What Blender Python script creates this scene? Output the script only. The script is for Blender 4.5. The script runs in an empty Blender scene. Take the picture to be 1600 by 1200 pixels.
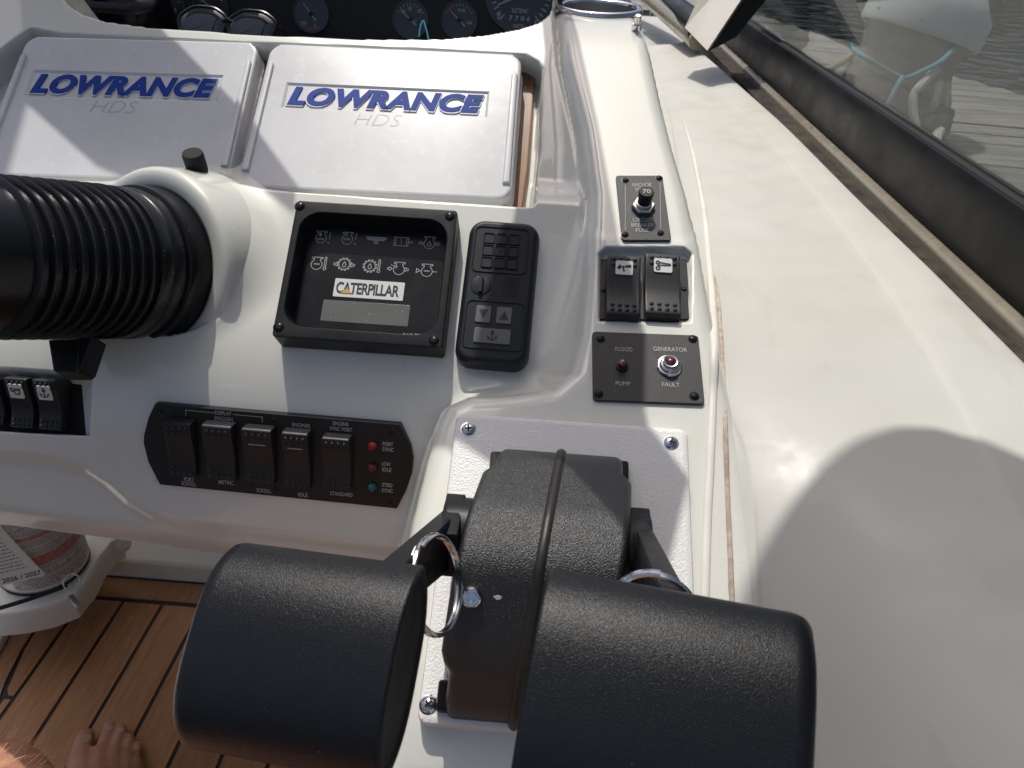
import bpy, bmesh, math, random
import numpy as np
from mathutils import Vector, Matrix
R = math.radians
random.seed(7)
rng = np.random.default_rng(7)
sc = bpy.context.scene
COL = sc.collection

# ------------------------------------------------------------------ camera
FPX = 1203.0                                   # focal length in pixels of a 1600 px wide frame
CAMP = np.array([0.0, 0.0, 1.05])              # seated helmsman, phone about a metre above the deck
_p, _y, _r = R(32), R(2.3), R(2.8)
_f = np.array([-math.sin(_y)*math.cos(_p), math.cos(_y)*math.cos(_p), -math.sin(_p)])
_r0 = np.array([math.cos(_y), math.sin(_y), 0.0]); _u0 = np.cross(_r0, _f)
_rt = _r0*math.cos(_r) + _u0*math.sin(_r); _up = -_r0*math.sin(_r) + _u0*math.cos(_r)
cam = bpy.data.cameras.new("camera"); camo = bpy.data.objects.new("camera", cam); COL.objects.link(camo)
m = Matrix.Identity(4)
for i in range(3):
    m[i][0], m[i][1], m[i][2], m[i][3] = _rt[i], _up[i], -_f[i], CAMP[i]
camo.matrix_world = m
cam.sensor_width = 36; cam.lens = FPX/1600*36
cam.clip_start = 0.02; cam.clip_end = 3000
cam.dof.use_dof = True; cam.dof.focus_distance = 0.62; cam.dof.aperture_fstop = 20
sc.camera = camo

# ------------------------------------------------------------------ sky, sun, exposure
SUN_EL, SUN_AZ = 70.5, -28.0                    # azimuth from the bow, negative = to port
sdir = np.array([math.sin(R(SUN_AZ))*math.cos(R(SUN_EL)), math.cos(R(SUN_AZ))*math.cos(R(SUN_EL)), math.sin(R(SUN_EL))])
w = bpy.data.worlds.new("World"); sc.world = w; w.use_nodes = True
nt = w.node_tree; nt.nodes.clear()
sky = nt.nodes.new("ShaderNodeTexSky"); sky.sky_type = 'NISHITA'; sky.sun_disc = False
sky.sun_elevation = R(SUN_EL); sky.sun_rotation = R(SUN_AZ); sky.air_density = .7; sky.dust_density = 5.0; sky.ozone_density = .4
bg = nt.nodes.new("ShaderNodeBackground"); bg.inputs[1].default_value = 0.12
wo = nt.nodes.new("ShaderNodeOutputWorld")
nt.links.new(sky.outputs[0], bg.inputs[0]); nt.links.new(bg.outputs[0], wo.inputs[0])
sl = bpy.data.lights.new("sun", 'SUN'); sl.energy = 2.85; sl.angle = R(0.53); sl.color = (1, .97, .90)
so = bpy.data.objects.new("sun", sl); COL.objects.link(so)
so.rotation_euler = Vector(tuple(sdir)).to_track_quat('Z', 'Y').to_euler()
sc.view_settings.view_transform = 'Standard'; sc.view_settings.look = 'None'
sc.view_settings.exposure = 0.10; sc.view_settings.gamma = 1.0
sc.cycles.max_bounces = 10; sc.cycles.transparent_max_bounces = 12

# ------------------------------------------------------------------ measuring helpers
def ray(px, py): return _f + _rt*(px-800)/FPX - _up*(py-600)/FPX
def wp(px, py, Z): return CAMP + ray(px, py)*Z
def pix(P):
    d = np.array(P) - CAMP; z = d@_f; return (800+d@_rt/z*FPX, 600-d@_up/z*FPX, z)
class Plane:
    """A flat of the boat: athwart level, its normal raised E degrees."""
    def __init__(s, E, P):
        e = R(E); s.n = np.array([0, -math.cos(e), math.sin(e)]); s.v = np.array([0, math.sin(e), math.cos(e)]); s.P = np.array(P, float)
    def at(s, px, py, dz=0.0):
        d = ray(px, py); return CAMP + d*(((s.P+s.n*dz)-CAMP)@s.n/(d@s.n))
    def off(s, dz):
        q = Plane(0, s.P+s.n*dz); q.n, q.v = s.n, s.v; return q
    def frame(s, px, py, dz=0.0, rot=0.0):
        return frame(s.at(px, py, dz), (1, 0, 0), s.n, rot)
def level(z): return Plane(90, (0, 0, z))
def frame(o, x, n, rot=0.0):
    n = Vector(tuple(n)).normalized(); x = Vector(tuple(x)); x = (x - n*x.dot(n)).normalized(); y = n.cross(x)
    M = Matrix(((x[0], y[0], n[0], o[0]), (x[1], y[1], n[1], o[1]), (x[2], y[2], n[2], o[2]), (0, 0, 0, 1)))
    return M @ Matrix.Rotation(rot, 4, 'Z')
def fit(pl, quad, dz=0.0):
    """frame, width and height of a rectangle (corners TL TR BR BL) lying on a plane"""
    a, b, c, d = [pl.at(q[0], q[1], dz) for q in quad]
    x = (b-a) + (c-d); o = (a+b+c+d)/4; y_ = (a-d) + (b-c); x2 = np.cross(y_, pl.n); wd = np.linalg.norm(x)
    x = x/wd + x2/np.linalg.norm(x2)
    M = frame(o, x, pl.n); yv = np.array(M.col[1][:3])
    return M, float(wd/2), float(((a-d)+(b-c))@yv/2)
def loc(M, px, py, z=0.0):
    """position in a thing's own frame at height z over its base"""
    o = np.array(M.translation); n = np.array(M.col[2][:3]); d = ray(px, py)
    P = CAMP + d*(((o+n*z)-CAMP)@n/(d@n)); q = M.inverted() @ Vector(tuple(P)); return q.x, q.y

PD = Plane(50, wp(590, 430, .67))              # dash face
PC = Plane(55, wp(600, 190, .76))              # face of the plotter covers
PT = Plane(62, wp(900, 650, .575))             # throttle pod and switch strip
PR = Plane(15, PD.at(430, 603))                # lower dash face

# ------------------------------------------------------------------ materials
def lin(c):
    if isinstance(c, str):
        c = [int(c[i:i+2], 16)/255 for i in (0, 2, 4)]
        c = [x/12.92 if x <= .04045 else ((x+.055)/1.055)**2.4 for x in c]
    return tuple(c)[:3] + (1.0,)
def mat(name, color, rough=.5, metal=0.0, coat=0.0, bump=None, var=None, spec=.5, rvar=None, emit=0, trans=0, ior=1.45, coatr=.05, speck=None, streak=None):
    """bump = (scale, strength, distance); var = (scale, colour2, amount); rvar = (scale, amount); speck = (scale, colour, threshold)"""
    M = bpy.data.materials.new(name); M.use_nodes = True; t = M.node_tree; b = t.nodes["Principled BSDF"]
    i = b.inputs; col = lin(color)
    i["Base Color"].default_value = col; i["Roughness"].default_value = rough; i["Metallic"].default_value = metal
    i["Coat Weight"].default_value = coat; i["Coat Roughness"].default_value = coatr; i["Specular IOR Level"].default_value = spec
    i["Transmission Weight"].default_value = trans; i["IOR"].default_value = ior
    tc = t.nodes.new("ShaderNodeTexCoord")
    def noise(s, det=4, ro=.55):
        n = t.nodes.new("ShaderNodeTexNoise"); n.inputs["Scale"].default_value = s; n.inputs["Detail"].default_value = det
        n.inputs["Roughness"].default_value = ro; t.links.new(tc.outputs["Object"], n.inputs["Vector"]); return n
    last = None
    if var:
        n = noise(var[0]); r = t.nodes.new("ShaderNodeValToRGB"); r.color_ramp.elements[0].position = .38; r.color_ramp.elements[1].position = .68
        r.color_ramp.elements[0].color = col
        c2 = lin(var[1]); r.color_ramp.elements[1].color = tuple(col[k]*(1-var[2])+c2[k]*var[2] for k in range(3))+(1,)
        t.links.new(n.outputs["Fac"], r.inputs[0]); last = r.outputs[0]
    if speck:
        n = noise(speck[0], 2); r = t.nodes.new("ShaderNodeValToRGB"); r.color_ramp.elements[0].position = speck[2]; r.color_ramp.elements[1].position = speck[2]+.03
        r.color_ramp.elements[0].color = (0, 0, 0, 1); r.color_ramp.elements[1].color = (1, 1, 1, 1)
        t.links.new(n.outputs["Fac"], r.inputs[0]); mx = t.nodes.new("ShaderNodeMix"); mx.data_type = 'RGBA'
        mx.inputs[6].default_value = col; mx.inputs[7].default_value = lin(speck[1])
        if last: t.links.new(last, mx.inputs[6])
        t.links.new(r.outputs[0], mx.inputs[0]); last = mx.outputs[2]
    if streak:
        for sc_, c2, th, am in streak:
            mp = t.nodes.new("ShaderNodeMapping"); mp.inputs["Scale"].default_value = sc_; t.links.new(tc.outputs["Object"], mp.inputs[0])
            n = t.nodes.new("ShaderNodeTexNoise"); n.inputs["Scale"].default_value = 1; n.inputs["Detail"].default_value = 3; t.links.new(mp.outputs[0], n.inputs["Vector"])
            r = t.nodes.new("ShaderNodeValToRGB"); r.color_ramp.elements[0].position = th; r.color_ramp.elements[1].position = th+.06
            r.color_ramp.elements[0].color = (0, 0, 0, 1); r.color_ramp.elements[1].color = (am, am, am, 1); t.links.new(n.outputs["Fac"], r.inputs[0])
            mx = t.nodes.new("ShaderNodeMix"); mx.data_type = 'RGBA'; mx.inputs[6].default_value = col; mx.inputs[7].default_value = lin(c2)
            if last: t.links.new(last, mx.inputs[6])
            t.links.new(r.outputs[0], mx.inputs[0]); last = mx.outputs[2]
    if last: t.links.new(last, i["Base Color"])
    if rvar:
        n = noise(rvar[0], 6, .65); mr = t.nodes.new("ShaderNodeMapRange"); mr.inputs[1].default_value = .35; mr.inputs[2].default_value = .7
        mr.inputs[3].default_value = max(0, rough-rvar[1]); mr.inputs[4].default_value = min(1, rough+rvar[1])
        t.links.new(n.outputs["Fac"], mr.inputs[0]); t.links.new(mr.outputs[0], i["Roughness"])
    if bump:
        n = noise(bump[0], 1.5); bp = t.nodes.new("ShaderNodeBump"); bp.inputs["Strength"].default_value = bump[1]; bp.inputs["Distance"].default_value = bump[2]
        t.links.new(n.outputs["Fac"], bp.inputs["Height"]); t.links.new(bp.outputs[0], i["Normal"])
        if coat: t.links.new(bp.outputs[0], i["Coat Normal"])
    if emit: i["Emission Color"].default_value = col; i["Emission Strength"].default_value = emit
    return M
MT = {}
def defmats():
    g = MT
    g['gel'] = mat("gelcoat cream", (.665, .668, .605), .30, coat=.9, coatr=.035, streak=[((30, 240, 30), (.76, .74, .68), .68, .5), ((90, 90, 90), (.42, .38, .30), .735, .5)], var=(2.2, (.61, .605, .525), .5), speck=(260, (.25, .2, .14), .79))
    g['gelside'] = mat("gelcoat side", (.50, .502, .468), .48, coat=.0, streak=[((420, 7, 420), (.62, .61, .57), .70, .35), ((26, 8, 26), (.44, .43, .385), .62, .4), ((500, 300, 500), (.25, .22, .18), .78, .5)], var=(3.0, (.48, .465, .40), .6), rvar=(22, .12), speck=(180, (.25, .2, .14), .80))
    g['cover'] = mat("white cover plastic", (.58, .585, .595), .26, var=(14, (.45, .45, .455), .35), rvar=(90, .03), streak=[((30, 1100, 30), (.66, .66, .67), .70, .5), ((160, 160, 160), (.36, .36, .37), .72, .5)], speck=(120, (.4, .41, .44), .77))
    g['blue'] = mat("blue letters", (.008, .042, .27), .5, spec=.12)
    g['grey_ink'] = mat("grey emboss", (.33, .35, .38), .4)
    g['black'] = mat("black plastic", (.010, .011, .013), .42, spec=.28, bump=(900, .25, .0004), rvar=(30, .1))
    g['rocker'] = mat("charcoal rocker", (.020, .021, .023), .42, spec=.4, bump=(1100, .2, .0004), speck=(500, (.10, .10, .10), .76))
    g['black_s'] = mat("black satin", (.007, .0075, .009), .28, spec=.3, rvar=(20, .08), speck=(420, (.16, .15, .13), .745))
    g['black_pad'] = mat("black keypad", (.012, .015, .020), .40, spec=.3, bump=(1400, .35, .0004))
    g['black_m'] = mat("black matt", (.012, .012, .012), .8)
    g['grain'] = mat("black grained plastic", (.010, .011, .013), .34, spec=.9, bump=(1400, .9, .0007), speck=(300, (.20, .22, .25), .775))
    g['knob'] = mat("black knob", (.006, .007, .009), .32, spec=.34, bump=(2000, .6, .00035), speck=(520, (.16, .16, .16), .79))
    g['plate'] = mat("black engraved plate", (.030, .030, .031), .45, bump=(1500, .5, .0006), speck=(1400, (.13, .12, .12), .68))
    g['rubber'] = mat("black rubber", (.0045, .0048, .006), .36, spec=.3, rvar=(12, .10), speck=(150, (.06, .055, .05), .77))
    g['rub'] = mat("bellows rubber", (.007, .0075, .009), .30, spec=.4, rvar=(30, .1), speck=(330, (.28, .25, .19), .735))
    g['white_ink'] = mat("white lettering", (.42, .42, .40), .5)
    g['dim_ink'] = mat("grey lettering", (.40, .41, .42), .5)
    g['steel'] = mat("stainless steel", (.62, .62, .63), .16, metal=1.0, rvar=(40, .06))
    g['brushed'] = mat("brushed steel", (.55, .55, .55), .32, metal=1.0, bump=(200, .15, .0005))
    g['teak'] = None
    g['whiteplate'] = mat("white pebbled plate", (.74, .735, .71), .38, bump=(700, .6, .0009))
    g['white'] = mat("white plastic", (.78, .78, .77), .35, var=(20, (.6, .6, .58), .4))
    g['label'] = mat("white label", (.62, .62, .60), .5)
    g['red_lens'] = mat("red lens", (.20, .012, .010), .12, coat=.6)
    g['dark_lens'] = mat("dark red lens", (.09, .012, .010), .12, coat=.6)
    g['teal_lens'] = mat("teal lens", (.006, .085, .095), .12, coat=.6)
    g['gold'] = mat("yellow triangle", (.50, .33, .07), .5)
    g['ink'] = mat("black ink", (.015, .015, .015), .5)
    g['sealant'] = mat("white sealant", (.72, .70, .65), .45, var=(16, (.58, .54, .46), .6), bump=(60, .12, .001))
    g['dirt'] = mat("brown sealant", (.36, .29, .23), .8, var=(90, (.62, .55, .46), .8), bump=(300, .6, .001))
defmats()

# ------------------------------------------------------------------ mesh helpers
def circle(r, n=24, cx=0, cy=0): return [(cx+r*math.cos(2*math.pi*k/n), cy+r*math.sin(2*math.pi*k/n)) for k in range(n)]
def rrect(w, h, r, n=5):
    o = []
    for cx, cy, a in ((w/2-r, h/2-r, 0), (-w/2+r, h/2-r, 90), (-w/2+r, -h/2+r, 180), (w/2-r, -h/2+r, 270)):
        for k in range(n+1):
            t = R(a+90*k/n); o.append((cx+r*math.cos(t), cy+r*math.sin(t)))
    return o
def inset(poly, d):
    P = np.array(poly, float); n = len(P)
    a = P - np.roll(P, 1, 0); b = np.roll(P, -1, 0) - P
    a /= np.maximum(np.linalg.norm(a, axis=1, keepdims=True), 1e-9); b /= np.maximum(np.linalg.norm(b, axis=1, keepdims=True), 1e-9)
    na = np.stack([-a[:, 1], a[:, 0]], 1); nb = np.stack([-b[:, 1], b[:, 0]], 1); s = na+nb
    s /= np.maximum((s*na).sum(1, keepdims=True), .35)
    return P + s*d
class MB:
    def __init__(s): s.v = []; s.f = []
    def add(s, V, F, M=None):
        o = len(s.v)
        for q in V:
            q = Vector(tuple(q)); s.v.append(tuple(M @ q) if M else tuple(q))
        s.f += [tuple(i+o for i in f) for f in F]; return s
    def prism(s, poly, rings, cap=True, base=True, M=None):
        """rings = (inset, z) from the bottom to the top"""
        n = len(poly); V = []; F = []
        for d, z in rings:
            V += [(x, y, z) for x, y in (inset(poly, d) if d else np.array(poly))]
        for k in range(len(rings)-1):
            for j in range(n): F.append((k*n+j, k*n+(j+1) % n, (k+1)*n+(j+1) % n, (k+1)*n+j))
        if base: F.append(tuple(range(n-1, -1, -1)))
        if cap: F.append(tuple((len(rings)-1)*n+j for j in range(n)))
        return s.add(V, F, M)
    def slab(s, poly, z0, z1, bev=.001, M=None, base=True):
        b = bev; return s.prism(poly, [(0, z0), (0, z1-b), (b*.3, z1-b*.3), (b, z1)], M=M, base=base)
    def box(s, x0, x1, y0, y1, z0, z1, bev=0.0, M=None):
        p = [(x0, y0), (x1, y0), (x1, y1), (x0, y1)]
        return s.slab(p, z0, z1, bev, M) if bev else s.prism(p, [(0, z0), (0, z1)], M=M)
    def lathe(s, prof, n=32, M=None, a0=0, a1=360):
        full = abs(a1-a0-360) < 1e-6; V = []; F = []; c = n if full else n+1
        for r, z in prof:
            for j in range(c):
                t = R(a0+(a1-a0)*j/n); V.append((r*math.cos(t), r*math.sin(t), z))
        for k in range(len(prof)-1):
            for j in range(n): F.append((k*c+j, k*c+(j+1) % c, (k+1)*c+(j+1) % c, (k+1)*c+j))
        return s.add(V, F, M)
    def tube(s, path, r, n=10, closed=False, M=None, flat=1.0):
        P = [Vector(tuple(q)) for q in path]; L = len(P); V = []; F = []; rr = r if hasattr(r, '__len__') else [r]*L
        t0 = None; nn = None
        for i, q in enumerate(P):
            t = (P[(i+1) % L]-P[i-1]) if closed else (P[min(i+1, L-1)]-P[max(i-1, 0)])
            t.normalize()
            if nn is None: nn = t.orthogonal().normalized() if abs(t.z) > .9 else t.cross(Vector((0, 0, 1))).normalized()
            else: nn = (nn - t*nn.dot(t)).normalized()
            bb = t.cross(nn)
            for j in range(n):
                a = 2*math.pi*j/n; V.append(q + nn*math.cos(a)*rr[i] + bb*math.sin(a)*rr[i]*flat)
        for i in range(L if closed else L-1):
            k = (i+1) % L
            for j in range(n): F.append((i*n+j, i*n+(j+1) % n, k*n+(j+1) % n, k*n+j))
        if not closed: F.append(tuple(range(n-1, -1, -1))); F.append(tuple((L-1)*n+j for j in range(n)))
        return s.add(V, F, M)
    def strokes(s, lines, w, z=0.0, h=.0002, M=None):
        """flat printed lines: each a polyline of (x, y)"""
        for ln in lines:
            P = np.array(ln, float); closed = len(ln) > 2 and np.allclose(P[0], P[-1])
            if closed: P = P[:-1]
            n = len(P); V = []; F = []
            for i in range(n):
                if closed: a = P[i]-P[i-1]; b = P[(i+1) % n]-P[i]
                else: a = P[i]-P[i-1] if i else P[1]-P[0]; b = P[i+1]-P[i] if i < n-1 else a
                a = a/max(np.linalg.norm(a), 1e-9); b = b/max(np.linalg.norm(b), 1e-9); t = a+b
                t = t/max(np.linalg.norm(t), 1e-6); q = np.array([-t[1], t[0]])*w/2/max(.5, abs(a@t))
                V += [(*(P[i]+q), z+h), (*(P[i]-q), z+h)]
            for i in range(n if closed else n-1):
                k = (i+1) % n; F.append((2*i, 2*i+1, 2*k+1, 2*k))
            s.add(V, F, M)
        return s
    def build(s, name, material, parent=None, M=None, smooth=38):
        me = bpy.data.meshes.new(name); me.from_pydata(s.v, [], s.f); me.validate(); me.update()
        return link(name, me, material, parent, M, smooth)
def link(name, me, material, parent=None, M=None, smooth=38):
    if isinstance(material, str): material = MT[material]
    if material: me.materials.append(material)
    if smooth:
        me.polygons.foreach_set("use_smooth", [True]*len(me.polygons)); me.set_sharp_from_angle(angle=R(smooth))
    o = bpy.data.objects.new(name, me); COL.objects.link(o)
    if parent: o.parent = parent
    if M is not None: o.matrix_local = M
    if 0 < smooth < 180 and len(me.polygons) < 40000:
        wn = o.modifiers.new("weighted_normals", 'WEIGHTED_NORMAL'); wn.keep_sharp = True; wn.weight = 90
    return o
def tag(o, label, cat, group=None, kind=None):
    if label: o["label"] = label
    if cat: o["category"] = cat
    if group: o["group"] = group
    if kind: o["kind"] = kind
    return o
def thing(name, M, label, cat, group=None):
    o = bpy.data.objects.new(name, None); COL.objects.link(o); o.empty_display_size = .01; o.matrix_world = M
    return tag(o, label, cat, group)
def tr(x, y, z=0.0, rot=0.0, s=1.0): return Matrix.Translation((x, y, z)) @ Matrix.Rotation(rot, 4, 'Z') @ Matrix.Scale(s, 4)
_txt = {}
def text_mesh(s, bold=0.0, shear=0.0, extrude=0.0, space=1.0, bev=0.0):
    key = (s, bold, shear, extrude, space, bev)
    if key in _txt: return _txt[key].copy()
    cu = bpy.data.curves.new("text", 'FONT'); cu.body = s; cu.offset = bold; cu.shear = shear; cu.extrude = extrude
    cu.space_character = space; cu.align_x = 'CENTER'; cu.resolution_u = 4; cu.bevel_depth = bev; cu.bevel_resolution = 0
    o = bpy.data.objects.new("text", cu); COL.objects.link(o); bpy.context.view_layer.update()
    me = bpy.data.meshes.new_from_object(o.evaluated_get(bpy.context.evaluated_depsgraph_get()))
    bpy.data.objects.remove(o); bpy.data.curves.remove(cu); _txt[key] = me.copy(); return me
def text(name, s, w, h, material, parent, x, y, z, rot=0.0, bold=.012, shear=0.0, depth=0.0, space=1.0):
    """lettering scaled to w x h, centred at x, y on height z; depth raises it"""
    me = text_mesh(s, bold, shear, .1 if depth else 0.0, space)
    n = len(me.vertices); co = np.zeros(n*3); me.vertices.foreach_get("co", co); co = co.reshape(-1, 3)
    lo, hi = co.min(0), co.max(0); c = (lo+hi)/2; sz = np.maximum(hi-lo, 1e-6)
    if h is None: h = w/sz[0]*sz[1]
    if w is None: w = h/sz[1]*sz[0]
    co = (co-c)*np.array([w/sz[0], h/sz[1], depth/2/.1 if depth else 1]); co[:, 2] += depth/2
    me.vertices.foreach_set("co", co.ravel()); me.update()
    return link(name, me, material, parent, tr(x, y, z, rot), smooth=0)
def smin(a, b, k):
    h = np.maximum(k-np.abs(a-b), 0)/k; return np.minimum(a, b) - h*h*k*.25
def smax(a, b, k): return -smin(-a, -b, k)
def sstep(x, a, b):
    t = np.clip((x-a)/(b-a), 0, 1); return t*t*(3-2*t)
def sdf(poly, U, V):
    """signed distance, positive inside"""
    P = np.array(poly, float); d2 = np.full(U.shape, 1e9); ins = np.zeros(U.shape, bool); n = len(P)
    for i in range(n):
        a, b = P[i], P[(i+1) % n]; e = b-a; wx, wy = U-a[0], V-a[1]
        t = np.clip((wx*e[0]+wy*e[1])/max(e@e, 1e-12), 0, 1); d2 = np.minimum(d2, (wx-e[0]*t)**2+(wy-e[1]*t)**2)
        c = ((a[1] > V) != (b[1] > V)) & (U < (b[0]-a[0])*(V-a[1])/((b[1]-a[1]) if abs(b[1]-a[1]) > 1e-12 else 1e-12)+a[0]); ins ^= c
    d = np.sqrt(d2); return np.where(ins, d, -d)
def spline(pts, n=8):
    P = [np.array(q, float) for q in pts]; out = []
    for i in range(len(P)-1):
        p0, p1, p2, p3 = P[max(i-1, 0)], P[i], P[i+1], P[min(i+2, len(P)-1)]
        for k in range(n):
            t = k/n; out.append(.5*((2*p1)+(p2-p0)*t+(2*p0-5*p1+4*p2-p3)*t*t+(3*p1-p0-3*p2+p3)*t**3))
    out.append(P[-1]); return out
# ================================================================== LARGE STRUCTURE
# ---- moulded console: one height field over the dash plane (u athwart, v up the slope, h proud of it)
DO = PD.P.copy(); DO[0] = 0; DV, DN = PD.v, PD.n
def uv(P): d = np.array(P)-DO; return (d[0], d@DV)
def uvs(pl, pts): return [uv(pl.at(*q)) for q in pts]
def hplane(pl, U, V):
    # height over the dash plane at which (U, V) meets another plane
    k = (pl.P-DO)@pl.n; return (k - V*(DV@pl.n))/(DN@pl.n)
NU, NV = 560, 540
us = np.linspace(-.80, .24, NU); vs = np.linspace(-.48, .40, NV)
U, V = np.meshgrid(us, vs)
VRAW = V.copy()
bot = np.array(uvs(PR, [(-500, 775), (-200, 797), (0, 816), (190, 841), (320, 861), (450, 881), (700, 918), (900, 945)])); vbot = np.interp(U, bot[:, 0], bot[:, 1])
V = np.where(U < -.115, np.maximum(V, vbot), V); hR = hplane(PR, U, V)
dash = smin(np.zeros_like(U), hR, .045)
dash = dash - .030*sstep(vbot+.020-V, 0, .028)**2
# moulded step across the lower face
low = uvs(PR, [(-400, 672), (-200, 684), (0, 702), (70, 709), (130, 722), (168, 747), (200, 776), (240, 800), (300, 813), (450, 832), (700, 862), (700, 1200), (-400, 1200)])
dash = dash - .007*sstep(sdf(low, U, V), -.001, .012)
# upper rim round the cover recess
lip = np.array(uvs(PD, [(-300, 262), (0, 277), (250, 284), (340, 289), (430, 300), (560, 307), (720, 315), (860, 322)])); vl = np.interp(U, lip[:, 0], lip[:, 1])
PB = PC.off(-.003); hB = hplane(PB, U, V)
mB = sstep(V-vl, 0, .05); rim = dash*(1-mB) + hB*mB
# throttle pod and switch strip
pod = uvs(PT, [(868, -20), (878, 90), (905, 200), (918, 300), (914, 420), (903, 520), (888, 578), (860, 601), (800, 610), (730, 613), (695, 628), (676, 665), (662, 720), (640, 810), (622, 900), (604, 1020), (580, 1250),
               (1250, 1250), (1200, 900), (1175, 720), (1142, 600), (1117, 480), (1096, 380), (1078, 300), (1054, 220), (1036, 150), (1014, 50), (1004, -20), (980, -110), (900, -110)])
hT = hplane(PT, U, V)
hT = smin(hT, hplane(level(PT.at(940, 40)[2]+.004), U, V), .03)
hT = smin(hT, hplane(Plane(38, PT.at(720, 1156)), U, V), .025)
dp = sdf(pod, U, V); rf = .016
vb = uv(PT.at(720, 640))[1]
slope = 5 - 3.7*sstep(V, vb-.01, vb+.05)*(1-sstep(U, .075, .085)) - 1.5*sstep(U, .075, .085)*sstep(V, vb-.01, vb+.05)
drop = np.where(dp > rf, 0, np.where(dp > 0, rf-np.sqrt(np.maximum(rf*rf-(rf-np.clip(dp, 0, rf))**2, 0)), rf - dp*slope))
rim = rim-.25*sstep(dp, -.006, .02)*sstep(V-vl, -.04, .05)
right = sstep(U, .03, .05)*(dp < 0)
h = np.where((right > .5) & (dp < 0) & (U > .06), hT-drop, smax(rim, hT-drop, .022))
def cut(h, d, floor, slope, k): return smin(h, floor+np.maximum(0, -d)*slope, k)
# recess for the plotter covers
rec = uvs(PC.off(-.01), [(96, 63), (250, 71), (420, 79), (650, 88), (820, 97), (836, 106), (842, 115), (838, 240), (824, 345), (590, 330), (360, 312), (0, 300), (-160, 290), (-110, 230), (-40, 130), (20, 80), (55, 55)])
h = cut(h, sdf(rec, U, V), hplane(PC.off(-.034), U, V), 9.0, .005)
# dark shelf beyond the brow
crest = uvs(PB, [(70, -45), (92, -12), (108, 8), (130, 22), (165, 33), (230, 42), (400, 53.5), (560, 60.5), (690, 60.5), (760, 54), (810, 45), (842, 35), (858, 22), (866, -10), (870, -60), (850, -300), (70, -300)])
h = cut(h, sdf(crest, U, V)-.0086, hplane(PC.off(-.14), U, V), 15.0, .006)
# socket for the steering column
CTR = PD.at(220, 413, .010)
AXD = _f*1.0 + _rt*.40 + _up*.115; AXD /= np.linalg.norm(AXD)      # column axis, into the dash
_x = np.cross(AXD, [0, 0, 1.0]); _x /= np.linalg.norm(_x); _z = np.cross(_x, AXD)
sock = [uv(CTR+AXD*.03+(_x*math.cos(a)+_z*math.sin(a))*.074) for a in np.linspace(0, 2*math.pi, 40, endpoint=False)]
rimp = np.array([CTR+AXD*.016+(_x*math.cos(a)+_z*math.sin(a))*.0845 for a in np.linspace(0, 2*math.pi, 900, endpoint=False)])
ru, rv, rw = rimp[:, 0]-DO[0], (rimp-DO)@DV, (rimp-DO)@DN
sub = (U > ru.min()-.08) & (U < ru.max()+.08) & (V > rv.min()-.08) & (V < rv.max()+.08); Us, Vs = U[sub], V[sub]
near = np.full(Us.shape, 1e9); hw_ = np.zeros_like(Us); 
for a, b, c in zip(ru, rv, rw):
    d_ = (Us-a)**2+(Vs-b)**2; mm = d_ < near; near[mm] = d_[mm]; hw_[mm] = c
near = np.sqrt(near); inr = sdf(list(zip(ru[::12], rv[::12])), Us, Vs)
h[sub] = smax(h[sub], hw_-.010-np.where(inr > 0, near*1.0, near*1.15), .032)
h = cut(h, sdf(sock, U, V), hplane(PD.off(-.09), U, V), 20.0, .004)
# pockets for two rows of rocker switches
pk1 = [uv(PD.at(-230, 566)), uv(PD.at(60, 578)), uv(PD.at(126, 586)), uv(PR.at(134, 676)), uv(PR.at(60, 672)), uv(PR.at(-230, 656))]
PK1 = Plane(30, PR.at(60, 640) - PR.n*.020)
h = cut(h, sdf(pk1, U, V), hplane(PK1, U, V), 7.0, .004)
pk2 = uvs(PT, [(948, 389), (1068, 389), (1079, 396), (1076, 502), (937, 500), (939, 396)])
PK2 = Plane(66, PT.at(1005, 500) - PT.n*.004)
h = cut(h, sdf(pk2, U, V), hplane(PK2, U, V), 6.0, .004)
X3 = DO[None, None, :] + U[..., None]*np.array([1, 0, 0]) + V[..., None]*DV + h[..., None]*DN
CUPZ = PT.at(940, 40)[2]+.006
CUP = level(CUPZ).at(937, 15); CUPR = .0475
keep = np.hypot(X3[..., 0]-CUP[0], X3[..., 1]-CUP[1]) > CUPR-.006
idx = np.arange(NU*NV).reshape(NV, NU)
q = np.stack([idx[:-1, :-1], idx[:-1, 1:], idx[1:, 1:], idx[1:, :-1]], -1).reshape(-1, 4)
k4 = (keep[:-1, :-1] & keep[:-1, 1:] & keep[1:, 1:] & keep[1:, :-1] & (X3[:-1, :-1, 2] > .30) & (((VRAW > vbot-.0016) | (dp > -.03) | (U > 0))[1:, :-1])).reshape(-1)
me = bpy.data.meshes.new("helm_console"); me.from_pydata(X3.reshape(-1, 3).tolist(), [], q[k4].tolist()); me.update()
bm = bmesh.new(); bm.from_mesh(me); bmesh.ops.delete(bm, geom=[v for v in bm.verts if not v.link_faces], context='VERTS'); bm.to_mesh(me); bm.free()
console = link("helm_console", me, 'gel', smooth=180)
tag(console, "cream moulded fibreglass helm console carrying all the switches and displays", "console")
def surf_h(u_, v_):
    i = int(np.clip(np.searchsorted(vs, v_), 1, NV-1)); j = int(np.clip(np.searchsorted(us, u_), 1, NU-1)); return h[i, j]

eb = [PR.at(x, y) for x, y in ((-500, 775), (-200, 797), (0, 816), (190, 841), (320, 861), (450, 881), (700, 918))]
g = MB(); g.v = [tuple(q+PR.n*(-.030)) for q in eb]+[tuple(q+np.array([0, .30, .03])) for q in eb]; g.f = [(j, j+1, len(eb)+j+1, len(eb)+j) for j in range(len(eb)-1)]
g.build("underside", 'gel', console)
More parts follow.
